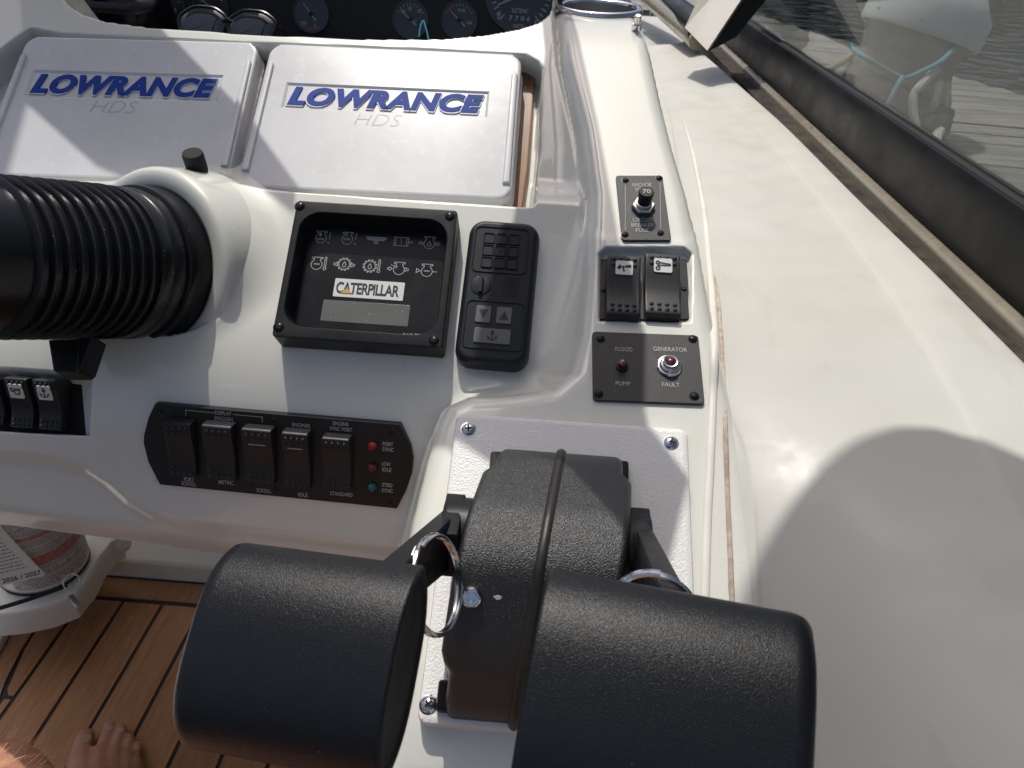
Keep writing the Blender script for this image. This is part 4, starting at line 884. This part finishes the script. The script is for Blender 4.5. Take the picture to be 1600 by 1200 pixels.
# ---- sunglasses lying on the shelf
P = wp(355, 42, .985); M = frame(P, (1, -.05, .0), (.0, -.80, .60))
t = thing("sunglasses", M, "black sunglasses lying on the shelf before the gauges", "sunglasses")
lens_m = mat("dark lens", (.006, .009, .018), .06, coat=.8)
for s in (-1, 1):
    ol = [(s*.032+x*(1 if s > 0 else 1), y) for x, y in [(a*.0285*(1+.08*math.sin(k)), b*.023) for k, (a, b) in enumerate([(math.copysign(abs(math.cos(R(q)))**.75, math.cos(R(q))), math.copysign(abs(math.sin(R(q)))**.75, math.sin(R(q)))) for q in range(0, 360, 12)])]]
    MB().prism(ol, [(0, -.002), (0, .0005), (.004, .0025), (.012, .0038)]).build("lens", lens_m, t)
    MB().tube([(x, y, .0005) for x, y in inset(ol, -.001)], .0022, 8, closed=True).build("rim", 'black_s', t)
    MB().tube([(s*.061, .006, -.001), (s*.066, .010, -.012), (s*.067, .014, -.06), (s*.062, .008, -.11), (s*.058, -.012, -.135)], .0024, 8, flat=.6).build("temple", 'black_s', t)
MB().tube([(-.006, .006, .001), (0, .009, .003), (.006, .006, .001)], .0024, 8).build("bridge", 'black_s', t)
# ---- blue cord and blue cap on the shelf
sp = spline([wp(655, 58, 1.0), wp(656, 47, 1.0), wp(659, 36, 1.0), wp(662, 33, 1.0), wp(664, 40, 1.0), wp(667, 50, 1.0), wp(670, 64, 1.0)], 6); c = sp[0]
o = MB().tube([p-c for p in sp], .0011, 8).build("cord_loop", mat("blue cord", (.05, .30, .40), .6)); o.location = tuple(c); tag(o, "thin turquoise cord loop in front of the volt gauge", "cord")
P = wp(806, 66, .93); t = MB().lathe([(.012, -.01), (.0125, .004), (.011, .008), (.0001, .009)], 24).build("bottle_cap", mat("blue cap", (.03, .03, .24), .4), M=frame(P, (1, 0, 0), (0, -.3, .95))); tag(t, "small blue cap on the shelf below the knots dial", "cap")
# ---- dark hooded compass at the left end of the shelf
P = wp(178, 2, 1.02); M = frame(P, (1, 0, 0), (0, -.35, .94))
t = thing("compass", M, "dark hooded compass at the left end of the shelf", "compass")
MB().prism(rrect(.135, .09, .03, 6), [(0, -.04), (0, .004), (.004, .012), (.014, .018), (.03, .021)]).build("hood", mat("compass black", (.006, .006, .007), .25), t)
MB().lathe([(.034, .018), (.034, .026), (.028, .036), (.015, .042), (.0001, .043)], 32).build("dome", mat("compass dome", (.004, .005, .008), .05, coat=1), t)

# ================================================================== THROTTLE
Mth, W, Hh = fit(PT, [(717, 645), (1080, 668), (1089, 1160), (645, 1136)], .009); Mth = Mth @ Matrix.Translation((0, 0, -.009)); ZT = .009
t = thing("throttle_control", Mth, "twin lever throttle with black grained housing on a white pebbled plate", "throttle")
MB().prism(rrect(W, Hh, .006, 5), [(0, -.006), (0, ZT-.003), (.0008, ZT-.0012), (.0025, ZT-.0003), (.005, ZT)]).build("mounting_plate", 'whiteplate', t)
sx_ = [loc(Mth, *q, ZT) for q in ((732, 671), (1048, 692), (670, 1101))]; sx_.append((sx_[1][0]+.002, sx_[2][1]))
for x, y in sx_: screw(t, x, y, ZT-.0006, .0050, 'steel', washer=.0060)
# housing: arch swept across, with rounded shoulders
HX = loc(Mth, 876, 720, ZT)[0]; HW = .0485
yb = loc(Mth, 870, 716, ZT)[1]; yf = loc(Mth, 800, 1128, ZT+.012)[1]
YL = yb-yf
def rounded(pts, r, n=4):
    o = [np.array(pts[0])]
    for a, b, c in zip(pts[:-2], pts[1:-1], pts[2:]):
        a, b, c = map(np.array, (a, b, c)); rr = min(r, np.linalg.norm(a-b)*.45, np.linalg.norm(c-b)*.45); p = b+(a-b)/np.linalg.norm(a-b)*rr; q = b+(c-b)/np.linalg.norm(c-b)*rr
        o += [(1-k/n)**2*p+2*(k/n)*(1-k/n)*b+(k/n)**2*q for k in range(n+1)]
    return o+[np.array(pts[-1])]
archp = [(yb, ZT-.002), (yb-.001, ZT+.014), (yb-.014, ZT+.030), (yb-.070, ZT+.071), (yb-.100, ZT+.074), (yf+.030, ZT+.046), (yf+.003, ZT+.016), (yf, ZT-.002)]
ar = rounded(archp, .016, 5)
ar = [p for k in range(len(ar)-1) for p in ([ar[k]]+[ar[k]*(1-f_)+ar[k+1]*f_ for f_ in (.25, .5, .75) if np.linalg.norm(ar[k+1]-ar[k]) > .012])]+[ar[-1]]
SK = .020/YL
def hx_(y): return HX+(y-yb)*SK
def arch_n(i):
    a = ar[max(i-1, 0)]; b = ar[min(i+1, len(ar)-1)]; d = b-a; d = d/np.linalg.norm(d); return np.array([-d[1], d[0]])*(1 if True else 1)
b = MB(); cols = None
rS = .0055
for i, p in enumerate(ar):
    n = arch_n(i); n = n if n[1] > -.2 or True else n
    if (n@np.array([(yb+yf)/2-p[0], ZT+.02-p[1]])) > 0: n = -n
    hw = HW-.001*sstep(np.array((yb+yf)/2-p[0]), 0, YL*.5)-.006*sstep(np.array(abs(p[0]-(yb+yf)/2)), YL*.36, YL*.375)
    row = []
    for s in (-1, 1):
        side = [(hx_(p[0])+s*hw, p[0], ZT-.004)]
        for a in (0, 22, 45, 68, 90):
            off = rS*(1-math.sin(R(a))); x = hw-rS*(1-math.cos(R(a)))
            q = p-n*off; side.append((hx_(p[0])+s*x, q[0], max(q[1], ZT-.004)))
        row += side if s < 0 else side[::-1]
    b.v += row; cols = len(row)
for i in range(len(ar)-1):
    for j in range(cols-1): b.f.append((i*cols+j, i*cols+j+1, (i+1)*cols+j+1, (i+1)*cols+j))
b.f = [f[::-1] for f in b.f]
hsg = b.build("housing", 'grain', t, smooth=45)
MB().tube([(hx_(p[0]), p[0], p[1]-.0020) for p in ar], .0038, 12).build("seam_rib", mat("worn rib", (.022, .020, .017), .42, rvar=(40, .12), bump=(200, .2, .0006)), hsg)
for s in (-1, 1):
    for yy in (yb-.010, yf+.012): MB().slab([(x+hx_(yy)+s*(HW-.006), y+yy) for x, y in rrect(.012, .018, .002, 3)], ZT-.002, ZT+.008, .002).build("corner_foot", 'black', hsg)
bh = [bvh(hsg)]; iT = Mth.inverted()
P, n = hit(737, 932, bh, True); Mb_ = iT @ frame(P-n*.001, (1, 0, 0), n)
MB().lathe([(.0062, 0), (.0062, .003), (.0055, .0045), (.0048, .0048), (.0046, .0042), (.0037, .0042), (.0035, .0048), (.0022, .0048), (.0020, .0042), (.0001, .0042)], 28).build("neutral_button", 'steel', t, Mb_)
P, n = hit(776, 934, bh, True)
MB().slab([(.0, -.0012), (.0022, -.0008), (.003, .0008), (.0008, .0016), (-.002, .0006)], -.0005, .0003, .0001).build("paint_chip", mat("pale chip", (.40, .50, .55), .6), hsg, iT @ frame(P, (1, 0, 0), n))
# levers and knobs, built in world space and hung on the throttle
iT = Mth.inverted()
def L3(P): return np.array(iT @ Vector(tuple(P)))
kx = np.array(Mth.col[0][:3])
def knob(cpx, cpy, Z, length, tall, thick, ry, rz, side):
    c = wp(cpx, cpy, Z); ax_ = Vector(tuple(kx)) ; ax_ = (Matrix.Rotation(R(rz), 4, Vector(tuple(_f))) @ Matrix.Rotation(R(ry), 4, Vector(tuple(_up))) @ ax_).normalized()
    view = Vector(tuple(CAMP-c)).normalized(); long_ = ax_.cross(view).normalized()
    if long_.z < 0: long_ = -long_
    nrm = ax_.cross(long_).normalized()
    # local z along the knob's axis
    M = Matrix(((long_[0], nrm[0], ax_[0], c[0]), (long_[1], nrm[1], ax_[1], c[1]), (long_[2], nrm[2], ax_[2], c[2]), (0, 0, 0, 1)))
    sec = []; N_ = 22
    for k in range(N_):
        x = math.cos(math.pi*k/N_); sec.append((x*tall/2, thick/2*max(1-abs(x)**3.2, 0)**.85+.0006*(1 if k else 0)))
    for k in range(N_):
        x = -math.cos(math.pi*k/N_); sec.append((x*tall/2, -thick/2*max(1-abs(x)**3.2, 0)**.85-.0006*(1 if k else 0)))
    if sec[1][1]*sec[0][0]-sec[0][1]*sec[1][0] < 0: sec = sec[::-1]
    e = length/2; rd = .006
    crisp = [(.0042, e-.0012), (.0034, e-.0002), (.0026, e), (.0010, e-.0002), (.0003, e-.0009), (0, e-.0022)]
    soft = [(.0075, e), (.0050, e-.0004), (.0028, e-.0014), (.0011, e-.0034), (.0003, e-.0060), (0, e-.0085)]
    lo_, hi_ = (soft, crisp) if side < 0 else (crisp, soft)
    rings = [(d_, -z_) for d_, z_ in lo_]+[(0, 0)]+hi_[::-1]
    g = MB().prism(sec, rings); return g, iT @ M, c, ax_, long_, nrm
gL, ML, cL, aL, lL, nL = knob(472, 1022, .335, .096, .088, .036, -11, 0, -1)
gR, MR_, cR, aR, lR, nR = knob(1036, 1124, .285, .102, .094, .036, -8, 4, 1)
def lever(side, cK, g, MK, attach_px, attach_Z, hub_px, hub_z):
    hy, hz = (yb+yf)/2+.012, ZT+.040; hx = hx_(hy)+side*(HW+.0095)
    hub = np.array([hx, hy, hz]); at = L3(wp(*attach_px, attach_Z))
    d = at-hub; sec = MB()
    n_ = 12; side_v = np.array([1.0, 0, 0])
    V_ = []; F_ = []
    for k in range(n_+1):
        f_ = k/n_; p = hub+d*f_; tdir = d/np.linalg.norm(d); up_ = np.cross(side_v, tdir); up_ /= np.linalg.norm(up_); rt_ = np.cross(tdir, up_)
        wv = .0055+.0015*f_; hv = .017*(1-f_)+.011*f_
        V_ += [tuple(p+rt_*a*wv+up_*b_*hv) for a, b_ in ((-1, -.85), (-.8, -1), (.8, -1), (1, -.85), (1, .85), (.8, 1), (-.8, 1), (-1, .85))]
    for k in range(n_):
        for j in range(8): F_.append((k*8+j, k*8+(j+1) % 8, (k+1)*8+(j+1) % 8, (k+1)*8+j))
    F_ += [tuple(range(7, -1, -1)), tuple(n_*8+j for j in range(8))]
    sec.add(V_, F_)
    lv = sec.build("lever", 'black', t, smooth=40)
    Mh = Matrix.Translation(tuple(hub-np.array([side*.012, 0, 0]))) @ Matrix.Rotation(R(90*side), 4, 'Y')
    MB().lathe([(.024, 0), (.024, .014), (.022, .017), (.010, .018), (.0001, .018)], 32, M=Mh).build("pivot_hub", 'black', lv)
    MB().box(-.006, .006, -.020, .020, -.012, .020, .002, M=Matrix.Translation((hx-side*.001, hy-.004, hz+.006)) @ Matrix.Rotation(R(-32), 4, 'X')).build("detent_lug", 'black', lv)
    kn = g.build("knob", 'knob', lv, MK, smooth=60)
    return hub, at
hubL, atL = lever(-1, cL, gL, ML, (600, 925), .368, None, None)
hubR, atR = lever(1, cR, gR, MR_, (1060, 985), .325, None, None)
# the knobs' flat end caps sit a little below the rim
MT['cap'] = mat("knob end", (.016, .016, .018), .5)
# ---- split rings hanging on the levers
def ring(center, axis, r, label):
    M = frame(center, (0, 0, 1), axis); o = thing("split_ring", M, label, "ring", "steel split rings on the throttle levers")
    P = []
    for k in range(0, 97):
        a = 2*math.pi*k/48; P.append((r*math.cos(a), r*math.sin(a), -.0017+.0034*k/96))
    MB().tube(P, .0014, 8, flat=1.2).build("coil", 'steel', o); return o
cl = wp(682, 913, .405); ring(cl, Vector(tuple(_rt*.90-_f*.36+_up*.15)), .0255, "steel split ring hooked round the left throttle lever")
cr_ = wp(1020, 957, .352); ring(cr_, Vector(tuple(_f*.92+_rt*.25+_up*.25)), .0195, "steel split ring behind the right throttle knob")
# ================================================================== BELOW THE CONSOLE
# ---- fire extinguisher standing in its white bracket
ZX = .12; cb = level(ZX).at(72, 885)
M = Matrix.Translation(tuple(cb)); RX = .064
t = thing("fire_extinguisher", M, "white fire extinguisher bottle with red and grey printed label under the console", "extinguisher")
wh = mat("extinguisher white", (.78, .77, .73), .3, coat=.3)
MB().lathe([(.0001, 0), (RX-.012, 0), (RX-.004, .003), (RX, .010), (RX, .34), (RX-.006, .362), (RX-.03, .385), (.018, .395), (.016, .42), (.0001, .42)], 48).build("bottle", wh, t)
MB().lathe([(RX+.0004, .002), (RX+.001, .004), (RX+.0004, .007)], 48).build("base_band", 'black_m', t)
def print_mat(name, paper, ink, sx, sz, thr):
    Mx = bpy.data.materials.new(name); Mx.use_nodes = True; tt = Mx.node_tree; b = tt.nodes["Principled BSDF"]; b.inputs["Roughness"].default_value = .45
    tc = tt.nodes.new("ShaderNodeTexCoord"); sp_ = tt.nodes.new("ShaderNodeSeparateXYZ"); tt.links.new(tc.outputs["Object"], sp_.inputs[0])
    at2 = tt.nodes.new("ShaderNodeMath"); at2.operation = 'ARCTAN2'; tt.links.new(sp_.outputs[1], at2.inputs[0]); tt.links.new(sp_.outputs[0], at2.inputs[1])
    # words: noise along the row; rows: square wave up the bottle
    m1 = tt.nodes.new("ShaderNodeMath"); m1.operation = 'MULTIPLY'; m1.inputs[1].default_value = sx; tt.links.new(at2.outputs[0], m1.inputs[0])
    m2 = tt.nodes.new("ShaderNodeMath"); m2.operation = 'MULTIPLY'; m2.inputs[1].default_value = sz; tt.links.new(sp_.outputs[2], m2.inputs[0])
    fl_ = tt.nodes.new("ShaderNodeMath"); fl_.operation = 'FLOOR'; tt.links.new(m2.outputs[0], fl_.inputs[0])
    cx_ = tt.nodes.new("ShaderNodeCombineXYZ"); tt.links.new(m1.outputs[0], cx_.inputs[0]); m3 = tt.nodes.new("ShaderNodeMath"); m3.operation = 'MULTIPLY'; m3.inputs[1].default_value = 7.7; tt.links.new(fl_.outputs[0], m3.inputs[0]); tt.links.new(m3.outputs[0], cx_.inputs[1])
    n = tt.nodes.new("ShaderNodeTexNoise"); n.inputs["Scale"].default_value = 1; n.inputs["Detail"].default_value = 1; tt.links.new(cx_.outputs[0], n.inputs["Vector"])
    g1 = tt.nodes.new("ShaderNodeMath"); g1.operation = 'GREATER_THAN'; g1.inputs[1].default_value = thr; tt.links.new(n.outputs["Fac"], g1.inputs[0])
    frn = tt.nodes.new("ShaderNodeMath"); frn.operation = 'FRACT'; tt.links.new(m2.outputs[0], frn.inputs[0]); g2 = tt.nodes.new("ShaderNodeMath"); g2.operation = 'GREATER_THAN'; g2.inputs[1].default_value = .42; tt.links.new(frn.outputs[0], g2.inputs[0])
    mm = tt.nodes.new("ShaderNodeMath"); mm.operation = 'MULTIPLY'; tt.links.new(g1.outputs[0], mm.inputs[0]); tt.links.new(g2.outputs[0], mm.inputs[1])
    mx_ = tt.nodes.new("ShaderNodeMix"); mx_.data_type = 'RGBA'; mx_.inputs[6].default_value = lin(paper); mx_.inputs[7].default_value = lin(ink); tt.links.new(mm.outputs[0], mx_.inputs[0]); tt.links.new(mx_.outputs[2], b.inputs["Base Color"])
    return Mx
red_ = print_mat("red print", (.45, .10, .08), (.72, .55, .50), 120, 520, .52); gry = print_mat("grey print", (.74, .73, .68), (.16, .15, .14), 130, 560, .42); hd = print_mat("head print", (.74, .73, .68), (.05, .05, .05), 60, 260, .46)
zz = .014
for k, (hh_, m_) in enumerate(((.010, hd), (.012, gry), (.012, hd), (.010, gry), (.020, red_), (.012, gry), (.005, hd), (.014, gry), (.009, red_), (.008, gry), (.012, hd), (.02, gry))):
    MB().lathe([(RX+.0004, zz), (RX+.0004, zz+hh_-.0012)], 30, a0=-95, a1=60).build("label_band", m_, t); zz += hh_
tagm = print_mat("tag print", (.80, .79, .74), (.08, .08, .08), 60, 260, .9)
# inspection tag hung on the bottle
a_ = R(-72); Mt = Matrix.Translation(tuple(cb+np.array([math.cos(R(-62))*(RX+.010), math.sin(R(-62))*(RX+.010), .095]))) @ Matrix.Rotation(R(-62+90), 4, 'Z') @ Matrix.Rotation(R(90-6), 4, 'X')
tg = thing("inspection_tag", Mt, "white paper inspection tag hanging over the extinguisher label", "tag")
MB().slab([(-.055, -.045), (.016, -.045), (-.006, .02), (-.016, .05), (-.018, .10), (-.055, .10)], -.0003, .0003, .0001).build("paper", tagm, tg)
text("lettering", "2026 / 2027", .050, .0080, 'ink', tg, -.014, -.037, .0008)
ln = []
for k in range(16):
    y_ = -.022+k*.0062; x_ = -.052; xe = .006-.022*min(1, max(0, (y_+.03)/.06))-.006
    while x_ < xe:
        d_ = random.uniform(.002, .008); ln.append([(x_, y_), (min(x_+d_, xe), y_)]); x_ += d_+.0014
MB().strokes(ln, .0014, .0005).build("small_print", mat("tag ink", (.12, .11, .11), .6), tg, smooth=0)
# bracket
zb = .118; lv_ = level(zb)
def lpoly(z, q):
    P = [level(z).at(*p)[:2] for p in q]
    if sum(P[i][0]*P[(i+1) % len(P)][1]-P[(i+1) % len(P)][0]*P[i][1] for i in range(len(P))) < 0: P = P[::-1]
    return [(p[0]-cb[0], p[1]-cb[1]) for p in P]
bk = thing("extinguisher_bracket", Matrix.Translation((cb[0], cb[1], 0)), "white moulded plastic bracket tray holding the extinguisher above the floor", "bracket")
bw = mat("bracket white", (.78, .76, .68), .45, var=(12, (.62, .60, .52), .5))
MB().prism(lpoly(zb, [(-60, 955), (-10, 958), (25, 955), (70, 946), (112, 930), (132, 905), (150, 872), (172, 845), (186, 838), (196, 846), (188, 858), (170, 870), (160, 888), (120, 830), (60, 800), (-60, 800)][:8]+[(186, 838), (150, 826), (60, 800), (-60, 800)]), [(0, zb-.05), (-.004, zb-.016), (-.004, zb-.005), (-.001, zb-.001), (.003, zb)]).build("tray", bw, bk)
MB().prism(lpoly(zb-.05, [(50, 958), (85, 960), (118, 945), (142, 920), (156, 893), (150, 880), (60, 860), (-20, 900)]), [(0, zb-.075), (0, zb-.054), (.003, zb-.05)]).build("foot", bw, bk)
P = level(zb-.02).at(185, 848); MB().lathe([(.017, -.012), (.017, .012), (.012, .016), (.0001, .016)], 20, M=Matrix.Translation((P[0]-cb[0], P[1]-cb[1], P[2])) @ Matrix.Rotation(R(70), 4, 'Y')).build("boss", bw, bk)
a, c = wp(112, 934, 1.16), wp(126, 949, 1.13); g = MB().tube([np.array(p)-np.array([cb[0], cb[1], 0]) for p in (a, (a+c)/2, c)], .0058, 12); g.build("pin", 'brushed', bk)
sp = spline([wp(-10, 953, 1.13), wp(40, 938, 1.135), wp(88, 921, 1.15), wp(104, 915, 1.16)], 5); MB().tube([p-np.array([cb[0], cb[1], 0]) for p in sp], .0032, 8).build("strap", 'black_m', bk)
cR_ = wp(112, 910, 1.15); MB().tube([np.array((*(cR_-np.array([cb[0], cb[1], 0]))[:3],))+(_rt*math.cos(R(a))*.8+_f*.3*math.cos(R(a))+_up*math.sin(R(a)))*.013 for a in range(0, 720, 20)], .0011, 6).build("wire_ring", 'brushed', bk)

# ---- helmsman's bare right leg: foot on the floor, knee at the frame's corner
def capsule(g, a, b, ra, rb, flat=1.0, n=14):
    a, b = np.array(a, float), np.array(b, float); d = b-a; L = np.linalg.norm(d); d = d/L; path = []; rad = []
    for k in range(5): t_ = math.sin(R(90*(k/5-1))); path.append(a+d*ra*t_); rad.append(ra*math.sqrt(max(1-t_*t_, .004)))
    for k in range(7): path.append(a+d*L*k/6); rad.append(ra+(rb-ra)*k/6)
    for k in range(1, 6): t_ = math.sin(R(90*k/5)); path.append(b+d*rb*t_); rad.append(rb*math.sqrt(max(1-t_*t_, .004)))
    g.tube([tuple(p) for p in path], rad, n, flat=flat)
def F0(px, py, z): return level(z).at(px, py)
heel = np.array([-.575, .395, .042]); ank = np.array([-.568, .435, .095]); knee = level(.46).at(-34, 1296); hip = np.array([-.16, -.12, .50])
org = np.array([heel[0], heel[1], 0.0])
g = MB()
capsule(g, ank, heel, .037, .034); capsule(g, ank, F0(150, 1235, .046), .040, .030); capsule(g, ank, F0(185, 1240, .036), .038, .024)
for a_, b_, r0, r1 in (((132, 1225, .032), (128, 1186, .021), .026, .0185), ((152, 1225, .034), (155, 1182, .022), .026, .0165), ((170, 1225, .032), (176, 1182, .020), .024, .0155), ((186, 1228, .028), (195, 1188, .018), .022, .0145), ((200, 1232, .024), (207, 1196, .016), .020, .0135)):
    capsule(g, F0(*a_), F0(*b_), r0, r1)
for pts in (((126, 1190, .020, .0165), (128, 1170, .020, .0135), (133, 1152, .0155, .0130)), ((158, 1182, .021, .0125), (165, 1157, .0195, .0092), (171, 1137, .0125, .0092)), ((176, 1184, .020, .0120), (184, 1158, .0185, .0086), (189, 1140, .0115, .0088)), ((192, 1188, .018, .0115), (198, 1168, .0165, .0082), (201, 1155, .0105, .0084)), ((205, 1196, .016, .0110), (211, 1178, .0135, .0078), (214, 1167, .0095, .0080))):
    P = [(F0(*q[:3]), q[3]) for q in pts]
    for (a_, ra), (b_, rb) in zip(P[:-1], P[1:]): capsule(g, a_, b_, ra, rb)
sh1 = ank*.55+knee*.45+np.array([0, -.025, 0])
capsule(g, ank, sh1, .037, .052, n=20); capsule(g, sh1, knee, .052, .056, n=20); capsule(g, knee+np.array([.0, .006, .008]), knee+np.array([.004, -.01, -.02]), .052, .050, n=20); capsule(g, knee, hip, .056, .088, n=20)
g.v = [tuple(np.array(q)-org) for q in g.v]
o_ = g.build("tmp", None, smooth=0); rm = o_.modifiers.new("r", 'REMESH'); rm.mode = 'VOXEL'; rm.voxel_size = .0022; sm_m = o_.modifiers.new("s", 'SMOOTH'); sm_m.iterations = 4; sm_m.factor = .5
bpy.context.view_layer.update(); pm = bpy.data.meshes.new_from_object(o_.evaluated_get(bpy.context.evaluated_depsgraph_get())); bpy.data.objects.remove(o_)
pm.materials.clear(); per = link("person", pm, 'skin', smooth=180); per.location = tuple(org)
MT['nail'].node_tree.nodes['Principled BSDF'].inputs['Base Color'].default_value = (.50, .29, .21, 1)
tag(per, "bare foot and hairy knee of the person sitting at the helm", "person")
bp_ = [bvh(per)]
for q, rr_ in (((133, 1153), .0080), ((171, 1137), .0050), ((189, 1140), .0048), ((201, 1155), .0042), ((214, 1167), .0038)):
    try: P, n = hit(*q, bp_, True)
    except TypeError: continue
    MB().lathe([(rr_, -.0016), (rr_*.94, -.0004), (rr_*.6, .0002), (.0001, .0004)], 14, M=Matrix.Scale(1.2, 4, (0, 1, 0))).build("toenail", 'nail', per, Matrix.Translation(tuple(-org)) @ frame(P, (1, 0, 0), n))
# leg hair on knee and shin: fine curved strands
g = MB(); me = per.data; nv = len(me.vertices); co = np.zeros(nv*3); me.vertices.foreach_get("co", co); co = co.reshape(-1, 3)
polys = [p for p in me.polygons if np.linalg.norm(np.array(p.center)-(knee-org)) < .17]
for k in range(2600):
    p = random.choice(polys); vs_ = [np.array(me.vertices[i].co) for i in p.vertices]; wv = np.random.dirichlet([1]*len(vs_)); q = sum(a*b for a, b in zip(wv, vs_)); n = np.array(p.normal)
    tdir = np.array([random.gauss(0, 1), random.gauss(0, 1), random.gauss(-.6, 1)]); tdir -= n*(tdir@n); tdir /= np.linalg.norm(tdir)+1e-6
    Ln = random.uniform(.010, .022); s1 = q+n*Ln*.35+tdir*Ln*.3; s2 = q+n*Ln*.55+tdir*Ln*.8; sd = np.cross(n, tdir)*.00016
    o_ = len(g.v); g.v += [tuple(q-sd), tuple(q+sd), tuple(s1-sd), tuple(s1+sd), tuple(s2)]; g.f += [(o_, o_+1, o_+3, o_+2), (o_+2, o_+3, o_+4)]
tag(g.build("leg_hair", 'hair', per, smooth=0), None, None, kind="stuff")
# ================================================================== SHADE PANELS OVER THE HELM (unseen, added and cut to throw the shade)
def lift(P, z): return (P+sdir*((z-P[2])/sdir[2]))[:2]
def lifts(pts, z): return [tuple(lift(hit(*q) if len(q) == 2 else q[2].at(q[0], q[1]), z)) for q in pts]
def ccw(P): return P if sum(P[i][0]*P[(i+1) % len(P)][1]-P[(i+1) % len(P)][0]*P[i][1] for i in range(len(P))) > 0 else P[::-1]
ZH = 2.0
shade_m = mat("shade panel white", (.62, .61, .58), .5)
edge_c = lifts([(1150, 948), (1168, 905), (1190, 860), (1240, 782), (1290, 722), (1340, 686), (1400, 667), (1460, 668), (1530, 685), (1598, 714)], ZH)
e0, e1 = edge_c[0], edge_c[-1]
star = [(e0[0]-.012, .42), (e0[0]-.012, e0[1]-.20), (e0[0]-.006, e0[1]-.05)]+edge_c+[(e1[0]+.05, e1[1]-.06), (e1[0]+.30, e1[1]-.20), (.62, .55), (.62, .42)]
o = MB().slab(ccw([(a, b) for a, b in star]), ZH, ZH+.05, .01).build("shade_panel_side", shade_m); tag(o, None, None, kind="structure")  # unseen panel, its edge traced back along the sun from the coaming shade
xl = lift(PC.at(33, 200), ZH)[0]
o = MB().slab(ccw([(xl, .75), (xl-.02, 1.85), (-1.30, 1.85), (-1.30, .75)]), ZH, ZH+.05, .01).build("shade_panel_port", shade_m); tag(o, None, None, kind="structure")  # unseen panel, sized only to keep the sun off the floor
# diagonal bar and wedge added above the helm, outlined from the shade they cast
ZV = 1.36
bar_outline = lifts([(37, 150, PC), (150, 250, PC), (425, 298, PD), (458, 322, PD), (470, 300, PC), (466, 291, PC), (377, 170, PC), (272, 61, PC), (200, -20, PC)], ZV); e = bar_outline[0]
bar_outline += [(e[0]-.25, e[1]+.30), (e[0]-.12, e[1]+.02)]
o = MB().slab(ccw(bar_outline), ZV, ZV+.02, .004).build("shade_bar", shade_m); tag(o, None, None, kind="structure")  # added blocker for the diagonal shade band on the covers
wedge_outline = lifts([(897, 31, PT), (932, 191, PT), (966, 380, PT), (1006, 520, PT), (1004, 632, PT), (1017, 692, PT), (1074, 768, PT)], ZV)
wedge_outline += [tuple(lift(hit(*q, bh), ZV)) for q in ((975, 832), (884, 724))]+lifts([(766, 742, PT), (666, 675, PT), (805, 330, PD), (850, 60, PT)], ZV)
print(wedge_outline)
a, b = np.array(wedge_outline[0]), np.array(wedge_outline[-1]); wedge_outline += [tuple(b+np.array([-.02, .30])), tuple(a+np.array([-.03, .32]))]
o = MB().slab(ccw(wedge_outline), ZV, ZV+.012, .003).build("shade_wedge", shade_m); tag(o, None, None, kind="structure")  # added blocker that shades the switch strip and upper throttle plate
